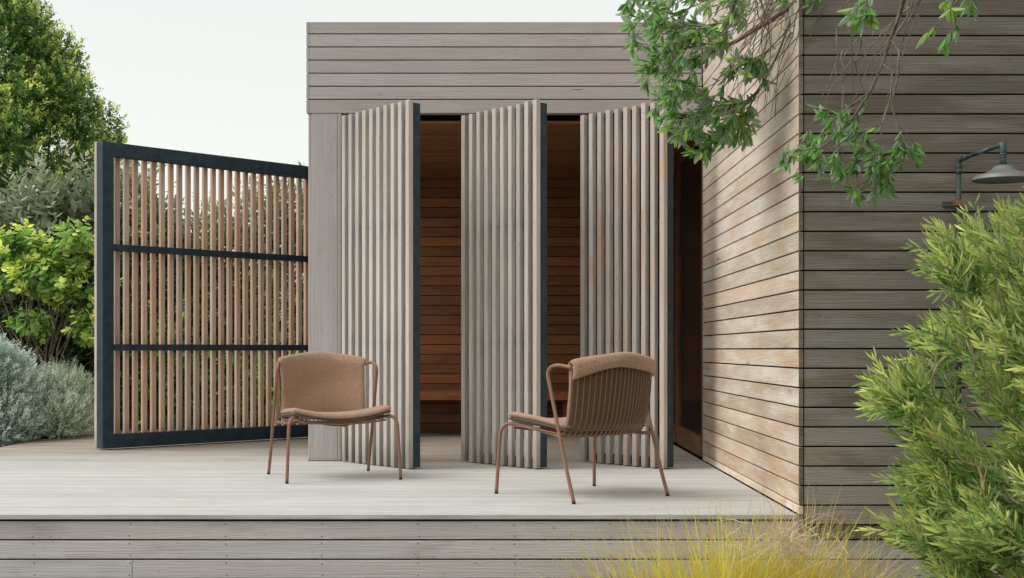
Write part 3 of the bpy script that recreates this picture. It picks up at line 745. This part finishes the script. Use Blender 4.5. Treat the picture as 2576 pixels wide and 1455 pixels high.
# dark understorey
bush('dark_shrub', 'dark low evergreen shrub with bare twigs behind the silver shrub', 'shrub',
     [(-4.6,13.3,.45,.85,.4,.6),(-3.75,13.35,.45,.55,.35,.6),(-5.3,13.3,.7,.7,.4,.8),(-4.6,14.7,1.9,.9,.3,.5),(-4.5,13.4,1.2,.9,.3,.6),(-3.9,13.4,1.1,.5,.3,.6)], (-4.4,13.4,-.06), 1300, 10, .2, .055, .45, L_DARK, young=.35, fill=2600, twign=90, shell=(.65,1.1))
# silver mound and its finer neighbour
clipd = lambda P: (P[:,2] > .03) | (P[:,0] < -4.1)
bush('silver_shrub', 'rounded silver leaved shrub at the left edge of the picture beside the deck', 'shrub',
     [(-4.80,11.9,.36,.62,.85,.58),(-4.62,11.75,.55,.44,.5,.36),(-4.45,12.0,.26,.44,.7,.46),(-4.95,11.6,.62,.42,.5,.36),(-4.30,11.6,.14,.33,.45,.26)], (-4.75,11.9,-.06),
     5200, 14, .12, .034, .34, L_SILV, young=1.6, fill=9000, upmix=.7, lump=.10, shell=(.78,1.06), inner_len=.04, clip=clipd, ang=(.45,.9), stems=12)
bush('fine_shrub', 'fine leaved olive grey shrub between the silver shrub and the screen gate', 'shrub',
     [(-4.06,12.35,.26,.34,.5,.36),(-3.90,12.1,.14,.20,.40,.24),(-4.15,12.5,.34,.28,.4,.27)], (-4.1,12.4,-.06),
     3400, 14, .10, .020, .38, L_OLIV, young=1.4, fill=5000, upmix=.6, shell=(.78,1.08), inner_len=.03, clip=clipd, stems=12)
# far hedge closing the view
hb = [(x, 21+random.uniform(-.4,.4), 1.0+random.uniform(-.2,.2), 1.0, .8, 1.3+random.uniform(-.2,.2)) for x in np.arange(-16, -3.0, 1.0)]
bush('far_hedge', 'dark hedge in the distance behind the garden', 'hedge', hb, (-9,21,-.06), 3500, 8, .3, .12, .5, L_DARK, young=.5, fill=5000, stems=10, zmin=-.06)

# ------------------------------------------------------------------ overhanging tree at the right
M_LEAFT = leafmat('laurel leaf', (.055,.19,.038), (.36,.52,.10), back=(.46,.56,.42), transl=.38, rough=.38, spec=.45, var=.35, old2=(.14,.36,.07))
otree = empty('overhanging_tree', (3.6, 4.4, -.62), label='broad leaved tree with drooping leafy branches hanging in from the top right', cat='tree')
TB = np.array([3.6, 4.4, -.62])

def in_poly(p, poly):
    x, y = p; c = False; j = len(poly)-1
    for i in range(len(poly)):
        xi, yi = poly[i]; xj, yj = poly[j]
        if ((yi > y) != (yj > y)) and x < (xj-xi)*(y-yi)/(yj-yi+1e-9)+xi: c = not c
        j = i
    return c

def grow(limbs, targets, curve=.35):
    """connect targets to the nearest earlier node of the skeleton; returns nodes, parents, children counts"""
    nodes = []; par = []
    for L in limbs:
        start, pts = L
        prev = start
        for p in pts:
            nodes.append(np.array(p)); par.append(prev); prev = len(nodes)-1
    nl = len(nodes); root = nodes[0]
    T = sorted(targets, key=lambda p: np.linalg.norm(p-root)); ends = []
    for t in T:
        A = np.array(nodes); d = np.linalg.norm(A-t, axis=1); dr = np.linalg.norm(A-root, axis=1); tr = np.linalg.norm(t-root)
        Pa = np.array(par); dirn = nrm(A - A[np.maximum(Pa,0)]); dt = ((t-A)*dirn).sum(1)/(d+1e-9)
        cost = d*(1.7-dt) + np.where(dr > tr-.04, 10, 0); cost[:1] += 1; j = int(np.argmin(cost)); 
        a = nodes[j]; L = np.linalg.norm(t-a); m = max(2, int(L/.09))
        prev = j; pd = a - nodes[par[j]] if par[j] >= 0 else t-a
        pd = pd/(np.linalg.norm(pd)+1e-9); c1 = a + pd*L*curve
        for k in range(1, m+1):
            q = k/m; p = (1-q)**2*a + 2*q*(1-q)*c1 + q*q*t + (rng.normal(0,.006,3) if k < m else 0)
            nodes.append(p); par.append(prev); prev = len(nodes)-1
        ends.append(prev)
    n = len(nodes); cnt = np.zeros(n); 
    for e in ends: cnt[e] += 1
    for i in range(n-1, -1, -1):
        if par[i] >= 0: cnt[par[i]] += cnt[i]
    return nodes, par, cnt, ends, nl

def skeleton_mesh(name, nodes, par, cnt, r_tip, power, rmax, mat, parent, rfix=None, seg=6):
    kids = {}
    for i, p in enumerate(par): kids.setdefault(p, []).append(i)
    rad = np.minimum(rmax, r_tip*np.maximum(cnt,1)**power)
    if rfix is not None:
        for i, r_ in rfix.items(): rad[i] = max(rad[i], r_)
    Vs, Fs = [], []; done = set()
    def chain(i):
        ch = [i]
        while True:
            k = kids.get(ch[-1], [])
            if not k: break
            k = sorted(k, key=lambda q: -rad[q]); ch.append(k[0])
        return ch
    stack = [i for i, p in enumerate(par) if p < 0]; 
    while stack:
        i = stack.pop()
        ch = chain(i); P = ([nodes[par[i]]] if par[i] >= 0 else []) + [nodes[q] for q in ch]; rr = ([rad[i]] if par[i] >= 0 else []) + [rad[q] for q in ch]
        if len(P) > 1:
            V, Fc = tube_geo(P, rr, seg, False); off = len(Vs); Vs += list(V); Fs += [tuple(q+off for q in f) for f in Fc]
        for q in ch:
            for k in kids.get(q, []):
                if k not in ch: stack.append(k)
    me = mesh_np(name, Vs, np.array(Fs), True); return link(name, me, parent, None, mat)

LTPL = leaf_tpl(5, .30, .16, .95)
LV, LF = LTPL
leafmeshes = []
for c_ in (.10, .22, .34):
    tv, tf = leaf_tpl(5, .28, c_, .95); tv = tv.copy(); tv[:,0] *= .33
    for yv in (.1, .75):
        me = mesh_np('leaf', tv, np.array(tf), True); a = me.attributes.new('young', 'FLOAT', 'POINT'); a.data.foreach_set('value', np.full(len(tv), yv, dtype=np.float32)); me.materials.append(M_LEAFT); leafmeshes.append(me)

leaf_rec = []          # (pos, dir, up, length, young)
def leaf_whorl(p, d, n, L, hang=.35, young=0.0):
    d = d/(np.linalg.norm(d)+1e-9); a = np.cross(d, (0.2,.3,1.0)); a /= np.linalg.norm(a); b_ = np.cross(d, a)
    ph = random.uniform(0, 6.28)
    for k in range(n):
        ph += 2.4; th = random.uniform(.35, 1.15); back = random.uniform(0, .05)
        D = d*math.cos(th) + (a*math.cos(ph)+b_*math.sin(ph))*math.sin(th); D = D + np.array([0,0,-hang*random.uniform(.3,1.5)])
        up = np.array([0,0,1.0]) + rng.normal(0,.35,3)
        leaf_rec.append((p - d*back, D/np.linalg.norm(D), up, L*random.uniform(.6,1.15), min(1,max(0,young+random.uniform(-.25,.35)))))

def bough(limbs, rfix, polys, depth, n_t, L, name='branch', nleaf=(5,9), hang=.12, along=.55, yp=.28):
    T = []
    for poly, cnt_, dr in polys:
        xs_ = [p[0] for p in poly]; ys_ = [p[1] for p in poly]; k = 0
        while k < cnt_:
            x = random.uniform(min(xs_), max(xs_)); y_ = random.uniform(min(ys_), max(ys_))
            if in_poly((x, y_), poly): T.append(at(x, y_, random.uniform(*dr))); k += 1
    nodes, par, cnt, ends, nl = grow(limbs, T)
    skeleton_mesh(name, nodes, par, cnt, .0016, .33, .0062, M_BARK, otree, rfix)
    for e in ends:
        d = nodes[e]-nodes[par[e]]; y_ = 1.0 if random.random() < yp else .1
        leaf_whorl(nodes[e], d, random.randint(*nleaf), L, hang, y_*.8)
        q = par[e]
        for s_ in range(2):
            if q > nl and random.random() < along: leaf_whorl(nodes[q], d, random.randint(1,3), L*.9, hang, 0.05)
            q = par[q] if par[q] >= 0 else q
    return nodes

# bough A: over the deck, in front of the pavilion
lA = [(-1, [at(2600,-420,5.4), at(2300,-200,6.0), at(2120,-60,6.4), at(2000,10,6.6), at(1925,60,6.75), at(1850,105,6.85), at(1795,128,6.9), at(1740,150,6.95)]),
      (3, [at(1985,60,6.6), at(1960,130,6.65), at(1925,200,6.7), at(1890,260,6.75)]),
      (2, [at(2050,60,6.4), at(2030,110,6.4), at(2000,170,6.45), at(1975,220,6.5)]),
      (2, [at(2030,-60,6.6), at(1900,-40,6.9), at(1760,-20,7.1), at(1660,10,7.2)]),
      (6, [at(1750,180,6.9), at(1715,230,6.9), at(1680,270,6.9)])]
polyA1 = [(1575,-40),(1900,-40),(1905,40),(1820,110),(1760,165),(1735,215),(1700,260),(1640,250),(1600,170),(1565,95)]
polyA2 = [(1640,235),(1720,200),(1800,215),(1860,260),(1905,300),(1880,360),(1790,370),(1760,350),(1700,350),(1640,300)]
polyA3 = [(1840,120),(1950,190),(1940,220),(1880,210),(1830,180)]
polyA4 = [(1900,-60),(2080,-60),(2040,20),(1960,20)]
polyA5 = [(1725,360),(1790,372),(1780,395),(1740,385)]
bough(lA, {0:.024,1:.020,2:.015,3:.0125,4:.0115,5:.0105,6:.0095,7:.007}, [(polyA1,165,(6.6,7.35)),(polyA2,92,(6.65,7.1)),(polyA3,16,(6.5,6.8)),(polyA4,16,(6.3,6.9)),(polyA5,6,(6.7,6.8))], None, 0, .070, 'branch', nleaf=(5,8), along=.7)
# bough B: in front of the dark wall
lB = [(-1, [at(2600,-420,5.2), at(2330,-180,5.6), at(2290,-60,5.75), at(2262,40,5.85), at(2240,100,5.9), at(2220,160,5.95), at(2190,230,6.0), at(2150,290,6.0), at(2095,350,6.0), at(2050,385,6.0), at(2010,420,6.0), at(1992,455,6.0)]),
      (5, [at(2243,180,5.9), at(2240,250,5.85), at(2220,310,5.85), at(2212,380,5.85)]),
      (4, [at(2262,130,5.85), at(2258,200,5.85), at(2242,260,5.85)]),
      (6, [at(2150,260,5.95), at(2120,300,5.95)])]
polyB1 = [(1955,400),(2030,310),(2070,255),(2120,290),(2180,310),(2210,380),(2230,420),(2260,480),(2180,525),(2130,470),(2040,450),(1960,450)]
polyB2 = [(2190,370),(2310,360),(2330,400),(2240,440),(2190,430)]
bough(lB, {0:.020,1:.016,2:.0105,3:.009,4:.008,5:.007,6:.0055,7:.005,8:.0045,9:.004}, [(polyB1,72,(5.8,6.15)),(polyB2,20,(5.8,6.1))], None, 0, .060, 'branch', hang=.3, nleaf=(4,7), yp=.0)  # old dark leaves only: the bough's shade is put into leaf colour
# bare hanging twigs without leaves, as between the boughs
def bare(n, sx, ex, dep, name='bare_twig'):
    A = []; B = []
    for k in range(n):
        a = at(random.uniform(*sx[0]), random.uniform(*sx[1]), random.uniform(*dep)); b_ = at(random.uniform(*ex[0]), random.uniform(*ex[1]), random.uniform(*dep))
        A.append(a); B.append(b_)
    return twigs(name, A, B, .0034, .0011, M_BARK, otree, sag=-.10, wob=.035, n=6)
bare(34, ((1900,2110),(-60,30)), ((1700,1960),(110,380)), (6.3,6.8), 'bare_twig')
bare(9, ((2240,2330),(-40,60)), ((2120,2260),(180,330)), (5.75,6.0), 'bare_twig')
bare(7, ((2100,2260),(60,180)), ((2000,2200),(190,320)), (5.8,6.1), 'bare_twig')
# sprigs C and D from the top edge, nearer
lC = [(-1, [at(2600,-420,4.6), at(2330,-160,4.85), at(2200,-60,5.0), at(2150,-20,5.0), at(2130,10,5.0)])]
bough(lC, {0:.014,1:.009,2:.006,3:.004,4:.003}, [([(2110,-60),(2200,-60),(2200,60),(2180,80),(2130,40)],9,(4.9,5.1))], None, 0, .070, 'branch', nleaf=(4,6), hang=.45)
lD = [(-1, [at(2700,-420,4.6), at(2520,-160,4.9), at(2440,-50,5.0), at(2390,30,5.0)])]
bough(lD, {0:.014,1:.009,2:.006,3:.003}, [([(2320,90),(2380,-40),(2450,-60),(2460,20),(2380,100),(2330,110)],10,(4.9,5.1))], None, 0, .066, 'branch', nleaf=(3,6), hang=.5)
n_vis = len(leaf_rec)
# trunk and out-of-frame crown that shades the right wall
lT = [(-1, [TB, np.array([3.5,4.4,.6]), np.array([3.35,4.45,1.6]), np.array([3.1,4.5,2.5]), np.array([2.9,4.7,3.3]), np.array([2.6,5.0,3.9])]),
      (3, [np.array([2.9,5.0,3.0]), at(2600,-420,5.2)]), (3, [np.array([3.0,5.0,3.05]), at(2600,-420,5.4)]), (3, [np.array([3.2,4.6,2.95]), at(2700,-420,4.6)]), (3, [np.array([3.0,4.5,2.9]), at(2600,-420,4.6)])]
T = []
for k in range(300):
    v = nrm(rng.normal(0,1,3)); r_ = rng.uniform(.3,1)**.4
    p = np.array([4.1,5.1,3.6]) + v*np.array([1.75,1.15,1.0])*r_
    sc = p[1]/F; ylim = VY - (p[2]-HC)/sc
    if ylim < -110: T.append(p)
nodes, par, cnt, ends, nl = grow(lT, T, .12)
skeleton_mesh('trunk', nodes, par, cnt, .0018, .5, .03, M_BARK, otree, {0:.09,1:.08,2:.07,3:.055,4:.04,5:.03,6:.03,7:.025,8:.03,9:.025,10:.025,11:.02,12:.02,13:.016}, 9)
crown_rec_start = len(leaf_rec)
for e in ends:
    d = nodes[e]-nodes[par[e]]
    for s_ in range(4): leaf_whorl(nodes[e] + rng.normal(0,.08,3), d + rng.normal(0,.4,3), 11, .085, .3, .2)
vis = leaf_rec[:n_vis]; rest = leaf_rec[n_vis:]
order = list(range(len(vis))); order.sort(key=lambda i: -vis[i][3]/vis[i][0][1])
pick = set(order[:298])
for i in sorted(pick):
    p, d, u, L, yv = vis[i]
    s_ = np.cross(d, u); s_ /= np.linalg.norm(s_); uu = np.cross(s_, d)
    M = Matrix(((s_[0]*L, d[0]*L, uu[0]*L, p[0]), (s_[1]*L, d[1]*L, uu[1]*L, p[1]), (s_[2]*L, d[2]*L, uu[2]*L, p[2]), (0,0,0,1)))
    link('leaf', leafmeshes[(i % 3)*2 + (1 if yv > .5 else 0)], otree, M)
rem = [v for i, v in enumerate(vis) if i not in pick]
def rec_mesh(name, rec, tpl):
    P = np.array([r_[0] for r_ in rec]); D = np.array([r_[1] for r_ in rec]); U = np.array([r_[2] for r_ in rec]); L = np.array([r_[3] for r_ in rec]); Y = np.array([r_[4] for r_ in rec])
    me = leaf_mesh(name, P, D, U, L, L*rng.uniform(.27,.38,len(L)), tpl, Y, True); return props(link(name, me, otree, None, M_LEAFT), kind='stuff')
rec_mesh('leaves', rem, leaf_tpl(4,.3,.2,.95)); rec_mesh('crown', rest, leaf_tpl(2,.3,.2,.95))
print('overhang leaves', len(vis), 'crown', len(rest))

# ------------------------------------------------------------------ willow leaved shrub at the right
M_WIL = leafmat('willow leaf', (.075,.18,.04), (.80,.86,.27), back=(.60,.66,.38), transl=.42, rough=.42, spec=.45, var=.3, old2=(.16,.32,.07))
ws = empty('willow_leaf_shrub', (2.55, 5.35, -.62), label='bright green narrow leaved shrub filling the lower right corner before the front wall', cat='shrub')
polyW = [(2600,470),(2520,560),(2480,520),(2430,540),(2330,570),(2310,640),(2330,690),(2380,740),(2390,790),(2320,820),(2270,870),(2240,905),(2170,940),(2150,1000),(2190,1035),(2260,1040),
         (2240,1090),(2270,1140),(2240,1180),(2190,1190),(2200,1240),(2260,1300),(2170,1320),(2230,1360),(2300,1430),(2330,1500),(2700,1520),(2700,470)]
polyW = [(x+42, y_+12) for x, y_ in polyW]
Wt = []; cents = []
while len(cents) < 130:
    x = random.uniform(2160, 2740); y_ = random.uniform(500, 1540)
    if in_poly((x, y_), polyW): cents.append((x, y_, random.uniform(4.8, 6.0) if x > 2420 else random.uniform(5.2, 5.9)))
while len(Wt) < 760:
    cx_, cy_, cd_ = random.choice(cents); x = cx_ + random.gauss(0, 32); y_ = cy_ + random.gauss(0, 26)
    if in_poly((x, y_), polyW): Wt.append(at(x, y_, cd_ + random.gauss(0, .06)))
wl_ = [(-1, [np.array([2.55,5.35,-.62]), np.array([2.45,5.4,-.4]), np.array([2.3,5.4,-.15])]),
       (0, [np.array([2.6,5.35,-.3]), np.array([2.6,5.4,.1]), np.array([2.5,5.4,.45]), np.array([2.42,5.45,.75]), np.array([2.3,5.45,1.0])]),
       (0, [np.array([2.35,5.45,-.45]), np.array([2.1,5.5,-.2]), np.array([1.95,5.5,-.02])]),
       (0, [np.array([2.75,5.3,-.2]), np.array([2.85,5.3,.5]), np.array([2.75,5.3,.95])]),
       (4, [np.array([2.3,5.45,.4]), np.array([2.1,5.45,.55])])]
nodes, par, cnt, ends, nl = grow(wl_, Wt)
skeleton_mesh('stems', nodes, par, cnt, .0015, .42, .016, plain('reddish stem', (.40,.30,.19), .7, var=.3, scale=30), ws, None, 5)
nodesA = np.array(nodes); E = np.array(ends); Pn = nodesA[E]; dn = nrm(Pn - nodesA[np.array(par)[E]])
lean = np.stack([np.full(len(E), -.70), np.full(len(E), -.10), np.full(len(E), .50)], 1)
dn = nrm(dn*.45 + lean + rng.normal(0,.28,dn.shape))
ns = len(E)
sl_ = rng.uniform(.11,.23,ns)
youth = np.clip(rng.uniform(.25,1.15,ns) + .15*np.sin(Pn[:,0]*9)*np.cos(Pn[:,2]*8), 0, 1)
q = shoots_to_leaves(Pn - dn*sl_[:,None]*.6, dn, sl_, 18, .072, (.20,.62), 1.0, youth, t0=.0)
# older leaves deeper along the twigs
mid_i = rng.choice(len(nodesA), 430); Pm = nodesA[mid_i]; dm = nrm(nrm(rng.normal(0,1,(430,3)))*.6 + lean[:1])
keep = Pm[:,2] > -.45; Pm, dm = Pm[keep], dm[keep]
q2 = shoots_to_leaves(Pm, dm, rng.uniform(.08,.15,len(Pm)), 11, .068, (.35,.9), .25, None, t0=.0)
big = np.argsort(-q[3]/q[0][:,1])
hero = big[:298]; mask = np.ones(len(q[0]), bool); mask[hero] = False
wm = []
for c_ in (.08, .2):
    for yv in (.15, .55, .95):
        tv, tf = leaf_tpl(4, .25, c_, 1.0); tv = tv.copy(); tv[:,0] *= .125
        me = mesh_np('leaf', tv, np.array(tf), True); a = me.attributes.new('young','FLOAT','POINT'); a.data.foreach_set('value', np.full(len(tv), yv, dtype=np.float32)); me.materials.append(M_WIL); wm.append(me)
for i in hero:
    p, d, u, L, yv = q[0][i], q[1][i], q[2][i], q[3][i], q[4][i]
    d = d/np.linalg.norm(d); s_ = np.cross(d, u); s_ /= np.linalg.norm(s_); uu = np.cross(s_, d)
    M = Matrix(((s_[0]*L, d[0]*L, uu[0]*L, p[0]), (s_[1]*L, d[1]*L, uu[1]*L, p[1]), (s_[2]*L, d[2]*L, uu[2]*L, p[2]), (0,0,0,1)))
    link('leaf', wm[int(i) % 2*3 + (0 if yv < .33 else 1 if yv < .7 else 2)], ws, M)
wt = leaf_tpl(2, .25, .12)
me = leaf_mesh('leaves', q[0][mask], q[1][mask], q[2][mask], q[3][mask], q[3][mask]*.122, wt, q[4][mask], True); props(link('leaves', me, ws, None, M_WIL), kind='stuff')
me = leaf_mesh('old_leaves', q2[0], q2[1], q2[2], q2[3], q2[3]*.13, wt, q2[4], True); props(link('old_leaves', me, ws, None, M_WIL), kind='stuff')

# ------------------------------------------------------------------ ornamental grass in front of the deck
def grassmat(name, cols, tip):
    m, nt, b, o = newmat(name); N = NB(nt)
    ge = N.n.new('ShaderNodeNewGeometry'); r = ge.outputs['Random Per Island']
    at_ = N.n.new('ShaderNodeAttribute'); at_.attribute_name = 'young'
    cr = N.n.new('ShaderNodeValToRGB'); N.l.new(r, cr.inputs[0]); cr.color_ramp.elements[0].color = col(*cols[0]); cr.color_ramp.elements[1].color = col(*cols[-1])
    for i, c_ in enumerate(cols[1:-1]): e = cr.color_ramp.elements.new((i+1)/(len(cols)-1)); e.color = col(*c_)
    c = N.mix(N.rng(at_.outputs['Fac'], .7, 1, 0, .6), cr.outputs[0], col(*tip))
    N.l.new(c, b.inputs['Base Color']); b.inputs['Roughness'].default_value = .55
    tr = N.n.new('ShaderNodeBsdfTranslucent'); N.l.new(c, tr.inputs[0]); mx = N.n.new('ShaderNodeMixShader'); mx.inputs[0].default_value = .35
    N.l.new(b.outputs[0], mx.inputs[1]); N.l.new(tr.outputs[0], mx.inputs[2]); N.l.new(mx.outputs[0], o.inputs[0]); return m
M_GR = grassmat('golden green grass', [(.48,.66,.08),(.80,.84,.12),(.95,.82,.13),(.90,.58,.10),(.60,.74,.12)], (.66,.42,.18))
M_DRY = grassmat('straw', [(.72,.55,.38),(.82,.70,.54),(.60,.44,.28)], (.74,.56,.40))

def blades(base, dirs, length, bend, wid, nseg=7):
    """curved tapering blades; returns V, F, young(t)"""
    n = len(base); t = np.linspace(0,1,nseg+1); d = nrm(dirs); hz = d*np.array([1,1,0]); hz = nrm(hz + rng.normal(0,.25,(n,3))*np.array([1,1,0]))
    P = base[:,None,:] + d[:,None,:]*(t[None,:,None]*length[:,None,None]) + hz[:,None,:]*((t**2)[None,:,None]*(bend*length)[:,None,None]) - np.array([0,0,1.0])[None,None,:]*((t**2.2)[None,:,None]*(bend*.8*length)[:,None,None])
    P = P + rng.normal(0,.004,(n,1,3))*np.sin(t*9)[None,:,None]
    side = nrm(np.cross(d, rng.normal(0,1,(n,3)))); w_ = (wid[:,None]*(1-t[None,:]**1.5*.92))/2
    A = P + side[:,None,:]*w_[:,:,None]; B = P - side[:,None,:]*w_[:,:,None]
    V = np.stack([A,B], 2).reshape(n, -1, 3); k = V.shape[1]
    f = np.array([(2*i, 2*i+1, 2*i+3, 2*i+2) for i in range(nseg)])
    Fc = (f[None]+(np.arange(n)*k)[:,None,None]).reshape(-1,4)
    return V.reshape(-1,3), Fc, np.tile(np.repeat(t,2), n)

def tuft(label, cx, cy, n, h, spread, dry=0, drybend=.9, lean=(0,0)):
    t = empty('grass_tuft', (cx, cy, -.62), label=label, cat='ornamental grass', group='golden grass tufts before the deck')
    a = rng.uniform(0, 6.28, n); rr = rng.uniform(0, 1, n)**.6
    base = np.stack([cx+np.cos(a)*rr*.10, cy+np.sin(a)*rr*.07, np.full(n,-.62)], 1)
    tilt = rr*spread*rng.uniform(.4,1.2,n)
    D = np.stack([np.cos(a)*np.sin(tilt)+lean[0], np.sin(a)*np.sin(tilt)*.6+lean[1], np.cos(tilt)], 1)
    L = h*(.62+.40*rng.uniform(0,1,n)**3)
    V, Fc, Y = blades(base, D, L, rng.uniform(.02,.30,n)*(.4+rr), rng.uniform(.0040,.0085,n))
    me = mesh_np('blades', V, Fc, True); at_ = me.attributes.new('young','FLOAT','POINT'); at_.data.foreach_set('value', Y.astype(np.float32)); props(link('blades', me, t, None, M_GR), kind='stuff')
    if dry:
        a = rng.uniform(0, 6.28, dry); rr = rng.uniform(.2,1,dry)
        base = np.stack([cx+np.cos(a)*.08, cy+np.sin(a)*.05, np.full(dry,-.60)], 1); tilt = rng.uniform(.25,.95,dry)
        D = np.stack([np.cos(a)*np.sin(tilt)+lean[0], np.sin(a)*np.sin(tilt)*.5-.05, np.cos(tilt)], 1)
        V, Fc, Y = blades(base, D, h*rng.uniform(.7,1.25,dry), rng.uniform(.15,drybend,dry), rng.uniform(.0022,.0036,dry), 10)
        me = mesh_np('dry_blades', V, Fc, True); at_ = me.attributes.new('young','FLOAT','POINT'); at_.data.foreach_set('value', Y.astype(np.float32)); props(link('dry_blades', me, t, None, M_DRY), kind='stuff')
    return t
tuft('leftmost of the golden grass tufts, leaning left in front of the deck boards', .62, 5.66, 620, .80, .62, 60, lean=(-.14,0))
tuft('golden grass tuft with the tallest blades crossing the deck edge', .90, 5.60, 1050, .90, .50, 80)
tuft('golden green grass tuft in front of the wall corner', 1.14, 5.70, 1000, .90, .42, 150, .8)
tuft('straw tangled grass tuft next to the willow leaved shrub', 1.42, 5.66, 420, .76, .60, 240, 1.0, lean=(.04,0))
# tangle of fallen straw lying over the third and fourth tufts
n = 230
c0 = at(1975, 1372, 5.42); base = c0 + rng.normal(0,1,(n,3))*np.array([.115,.05,.036]); D = np.stack([rng.uniform(-1,1,n), rng.uniform(-.4,.4,n), rng.uniform(-.35,.7,n)],1)
base[:40] = c0 + np.array([.0,.02,-.02]) + rng.normal(0,.02,(40,3)); D[:40] = np.stack([rng.uniform(-.7,.9,40), rng.uniform(-.3,.3,40), rng.uniform(.5,1.2,40)],1)
LL = rng.uniform(.07,.22,n); LL[:40] = rng.uniform(.14,.34,40)
V, Fc, Y = blades(base, D, LL, rng.uniform(-.4,.8,n), rng.uniform(.0022,.0036,n), 8)
me = mesh_np('straw_tangle', V, Fc, True); at_ = me.attributes.new('young','FLOAT','POINT'); at_.data.foreach_set('value', Y.astype(np.float32))
props(link('straw_tangle', me, None, None, M_DRY), label='pale tangle of dry straw caught over the grass tufts by the wall corner', cat='straw', kind='stuff')

print('objects', len(bpy.data.objects), 'tris', sum(len(p.data.polygons) for p in bpy.data.objects if p.type == 'MESH'))
